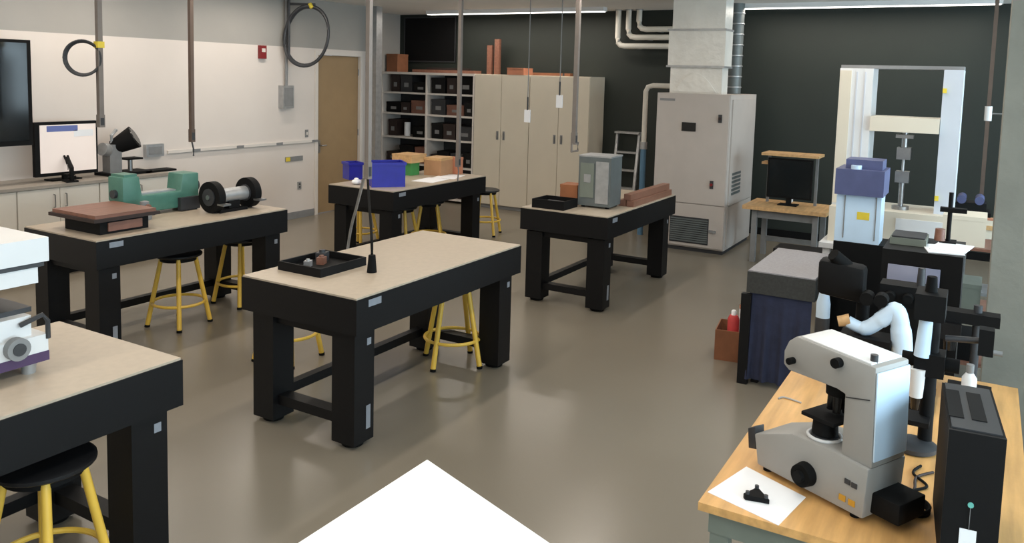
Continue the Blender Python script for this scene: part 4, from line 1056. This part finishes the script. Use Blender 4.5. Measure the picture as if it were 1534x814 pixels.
# grey gauge cylinder
q = onz(212, 330, TZ)
t = thing('gauge_block', 'small grey cylinder gauge beside the brown topped box', 'gauge', (q.x+.03, q.y, TZ))
MB().lathe([(.05, 0), (.055, .01), (.055, .06), (.035, .07), (.035, .15), (.02, .155)], n=20).build('body', 'grey_mid', t)
MB().cyl((0, -.04, .11), (0, -.06, .11), .022, n=14).build('dial', 'brown_wood', t)
MB().box(-.09, -.05, -.03, .03, 0, .12).build('side_plate', 'galvanised', t, .004)
# green casting
yg = 6.12
g1 = ony(173, 300, yg); g2 = ony(287, 296, yg)
def gz(px, py): return ony(px, py, yg).z-TZ
def gxx(px): return ony(px, 290, yg).x-g1.x
t = thing('green_casting', 'green U shaped machine bed casting', 'machine bed', (g1.x, yg, TZ))
zl = gz(185, 264); zr_ = gz(275, 258); zm = gz(230, 288); Lg = gxx(287)
poly = [(gxx(190), .03), (Lg-.02, .03), (Lg, .10), (Lg, zr_), (gxx(263), zr_), (gxx(260), zm), (gxx(202), zm), (gxx(198), zl), (0, zl), (0, .14)]
MB().prism(poly, (0, -.10, 0), (1,0,0), (0,0,1), (0, .20, 0)).build('bed', 'green_casting', t, .012)
MB().box(.02, gxx(196), -.085, .085, zl, zl+.02).build('headstock_cap', 'green_casting', t, .004)
for x in (gxx(205), Lg-.12): MB().box(x, x+.09, -.11, .11, 0, .04).build('foot', 'charcoal', t, .004)
MB().box(gxx(204), gxx(258), -.05, .05, zm, zm+.012).build('slideway', 'galvanised', t, .002)
MB().cyl((Lg, 0, .20), (Lg+.05, 0, .20), .05, n=18).build('spindle', 'charcoal', t)
MB().box(gxx(255), Lg-.02, -.14, -.101, .01, .12).build('gear_cover', 'charcoal', t, .008)
MB().cyl((-.03, 0, .20), (0, 0, .20), .035, n=16).build('tail_plug', 'charcoal', t)
# bench grinder
yb = 5.74
w1 = ony(318, 297, yb); w2 = ony(372, 291, yb)
t = thing('bench_grinder', 'black bench grinder with two round wheel guards and a silver motor', 'grinder', ((w1.x+w2.x)/2, yb, TZ))
hx1 = (w2.x-w1.x)/2; zc = max(w2.z-TZ, .138)
MB().box(-hx1*.9, hx1*.6, -.08, .08, 0, .025).build('base', 'black_matte', t, .006)
MB().box(-.06, .06, -.05, .05, .025, zc-.05).build('pedestal', 'black_matte', t, .008)
MB().cyl((-hx1+.02, 0, zc), (hx1-.02, 0, zc), .062, n=22).build('motor', 'galvanised', t)
for s in (-1, 1):
    g = MB().cyl((s*hx1-.035, 0, zc), (s*hx1+.035, 0, zc), .135, n=28).build('wheel_guard', 'black_matte', t)
    MB().cyl((s*hx1-.044, 0, zc), (s*hx1-.035, 0, zc), .075, n=24).build('guard_cover', 'charcoal', g)
    MB().cyl((s*hx1-.052, 0, zc), (s*hx1-.044, 0, zc), .022, n=14).build('wheel_nut', 'steel', g)
    MB().box(s*hx1-.04, s*hx1+.04, -.19, -.11, zc-.06, zc-.045).build('tool_rest', 'steel', g, .002)
    MB().cyl((s*hx1, -.02, .0), (s*hx1, -.02, zc-.12), .02, n=12).build('guard_leg', 'black_matte', g)
# blue bins
def bin_(label, px1, px2, py1, z0, hgt, dep, nest):
    a_ = onz(px1, py1, z0); b_ = onz(px2, py1-1, z0); d = b_-a_; ln = min(math.hypot(d.x, d.y), .42)
    ang = math.atan2(d.y, d.x)
    t = thing('parts_bin', label, 'bin', (a_.x, a_.y, z0), ang, 'blue plastic bins')
    MB().box(0, ln, 0, dep, 0, .01).build('bottom', 'blue_bin', t)
    for nm, bx in (('front_wall', (0, ln, 0, .01)), ('rear_wall', (0, ln, dep-.01, dep)), ('end_wall', (0, .01, .01, dep-.01)), ('end_wall', (ln-.01, ln, .01, dep-.01))): MB().box(*bx, .01, hgt).build(nm, 'blue_bin', t, .003)
    m = MB(); m.box(-.012, ln+.012, -.012, 0, hgt-.03, hgt).box(-.012, ln+.012, dep, dep+.012, hgt-.03, hgt).box(-.012, 0, 0, dep, hgt-.03, hgt).box(ln, ln+.012, 0, dep, hgt-.03, hgt)
    m.build('rim', 'blue_bin', t)
    return t
bin_('large blue plastic bin on the table near the tan door', 557, 607, 281, TZ, .27, .28, 0)
bin_('small blue plastic bin beside the large blue bin', 523, 543, 270, TZ, .20, .20, 0)
q = onz(527, 276, TZ)
t = thing('white_pouch', 'small crumpled white pouch in front of the small blue bin', 'pouch', (q.x+.02, q.y-.05, TZ))
MB().ball((0, 0, .03), (.06, .05, .03)).build('pouch', 'paper', t); MB().ball((.0, .0, .062), (.02, .03, .012)).build('tied_end', 'paper', t)
# boxes at the far end of that table
def bx_(name, lab, px, py, w, d, h, m, z=TZ, lid=None, rz=0, gx=None):
    q = onz(px, py, TZ) if gx is None else Vector(gx)
    t = thing(name, lab, 'box', (q.x, q.y, z), rz, 'boxes on the blue bin table')
    MB().box(-w/2, w/2, -d/2, d/2, 0, h*.85).build('body', m, t, .005); MB().box(-w/2-.003, w/2+.003, -d/2-.003, d/2+.003, h*.85, h).build('lid', lid or m, t, .003)
    return t, q
t, q = bx_('carton', 'tan carton standing beside the stacked boxes', 656, 254, .30, .24, .22, 'cardboard', rz=.1, gx=(8.24, 5.88, 0), lid='bench_wood')
bx_('salmon_carton', 'narrow salmon coloured carton against the tan carton', 0, 0, .10, .22, .21, 'salmon', rz=.1, gx=(8.45, 5.80, 0))
t, q = bx_('green_box', 'green box at the bottom of the stack of two boxes', 0, 0, .18, .18, .16, 'green_item', gx=(7.98, 6.14, 0))
bx_('flat_carton', 'flat pale carton lying on top of the green box', 0, 0, .30, .30, .10, 'bench_wood', z=TZ+.16, gx=(7.98, 6.14, 0))
q = Vector((7.72, 5.62, TZ))
for k in range(2):
    o = MB().box(-.2, .2, -.14, .14, 0, .003).build('paper_sheet', 'paper'); o.location = (q.x+k*.42, q.y+k*.03, TZ); o.rotation_euler.z = .1+k*.15
    tag(o, 'white paper sheet lying flat %s' % ('between the large blue bin and the green box' if k == 0 else 'in front of the tan carton'), 'paper', 'papers on the blue bin table')
# table with enclosure: black tray, orange box, enclosure, rails
a_ = onz(806, 312, TZ)
t = thing('black_case', 'low open black case at the table corner beside the orange box', 'case', (6.76, 3.38, TZ))
MB().box(0, .30, 0, .34, 0, .012).build('bottom', 'black_matte', t)
for bx in ((0, .30, 0, .015), (0, .30, .325, .34), (0, .015, .015, .325), (.285, .30, .015, .325)): MB().box(*bx, .012, .085).build('case_wall', 'black_matte', t, .003)
MB().box(.04, .20, .06, .26, .012, .06).build('insert', 'charcoal', t, .005)
t = thing('orange_box', 'orange brown box behind the grey metal enclosure', 'box', (7.22, 3.52, TZ), .1)
MB().box(-.10, .10, -.09, .09, 0, .17).build('body', 'orange_brown', t, .006); MB().box(-.102, .102, -.092, .092, .17, .20).build('lid', 'orange_brown', t, .004)
e0 = onz(866, 311, TZ); zt = onx(890, 235, e0.x+.1).z-TZ
t = thing('metal_enclosure', 'grey metal enclosure with a recessed front panel on the table', 'enclosure', (7.10, 3.06, TZ), .05)
MB().box(0, .30, 0, .33, .02, zt).build('body', 'enclosure_grey', t, .008)
MB().box(-.008, 0, .17, .31, .10, zt-.06).build('front_door', 'grey_green', t, .004)
MB().box(-.012, -.008, .20, .27, zt*.5, zt*.66).build('dial_window', 'galvanised', t, .003)
MB().box(-.008, 0, .02, .15, .05, zt-.04).build('side_cover', 'galvanised', t, .004)
MB().box(-.005, .305, -.005, .335, zt, zt+.015).build('top_lip', 'galvanised', t, .004)
for x in (.04, .26):
    for y in (.04, .29): MB().cyl((x, y, 0), (x, y, .021), .018, n=12).build('foot', 'black_rubber', t)
for k, (z, y) in enumerate(((0, 0), (0, .085), (.062, .03))):
    t = thing('long_rail', 'long rose brown rail on the table edge, %s' % ('resting on the other two' if k == 2 else 'lower one along the table edge' if k == 0 else 'lower one beside the grey enclosure'), 'rail', (7.40, 2.935+y, TZ+z), 0, 'rose brown rails on the table')
    MB().box(0, 1.10, 0, .075, 0, .06).build('bar', 'copper_rose', t, .006)
    MB().box(-.006, 0, .006, .069, .006, .054).build('end_cap', 'brown_red', t, .002)
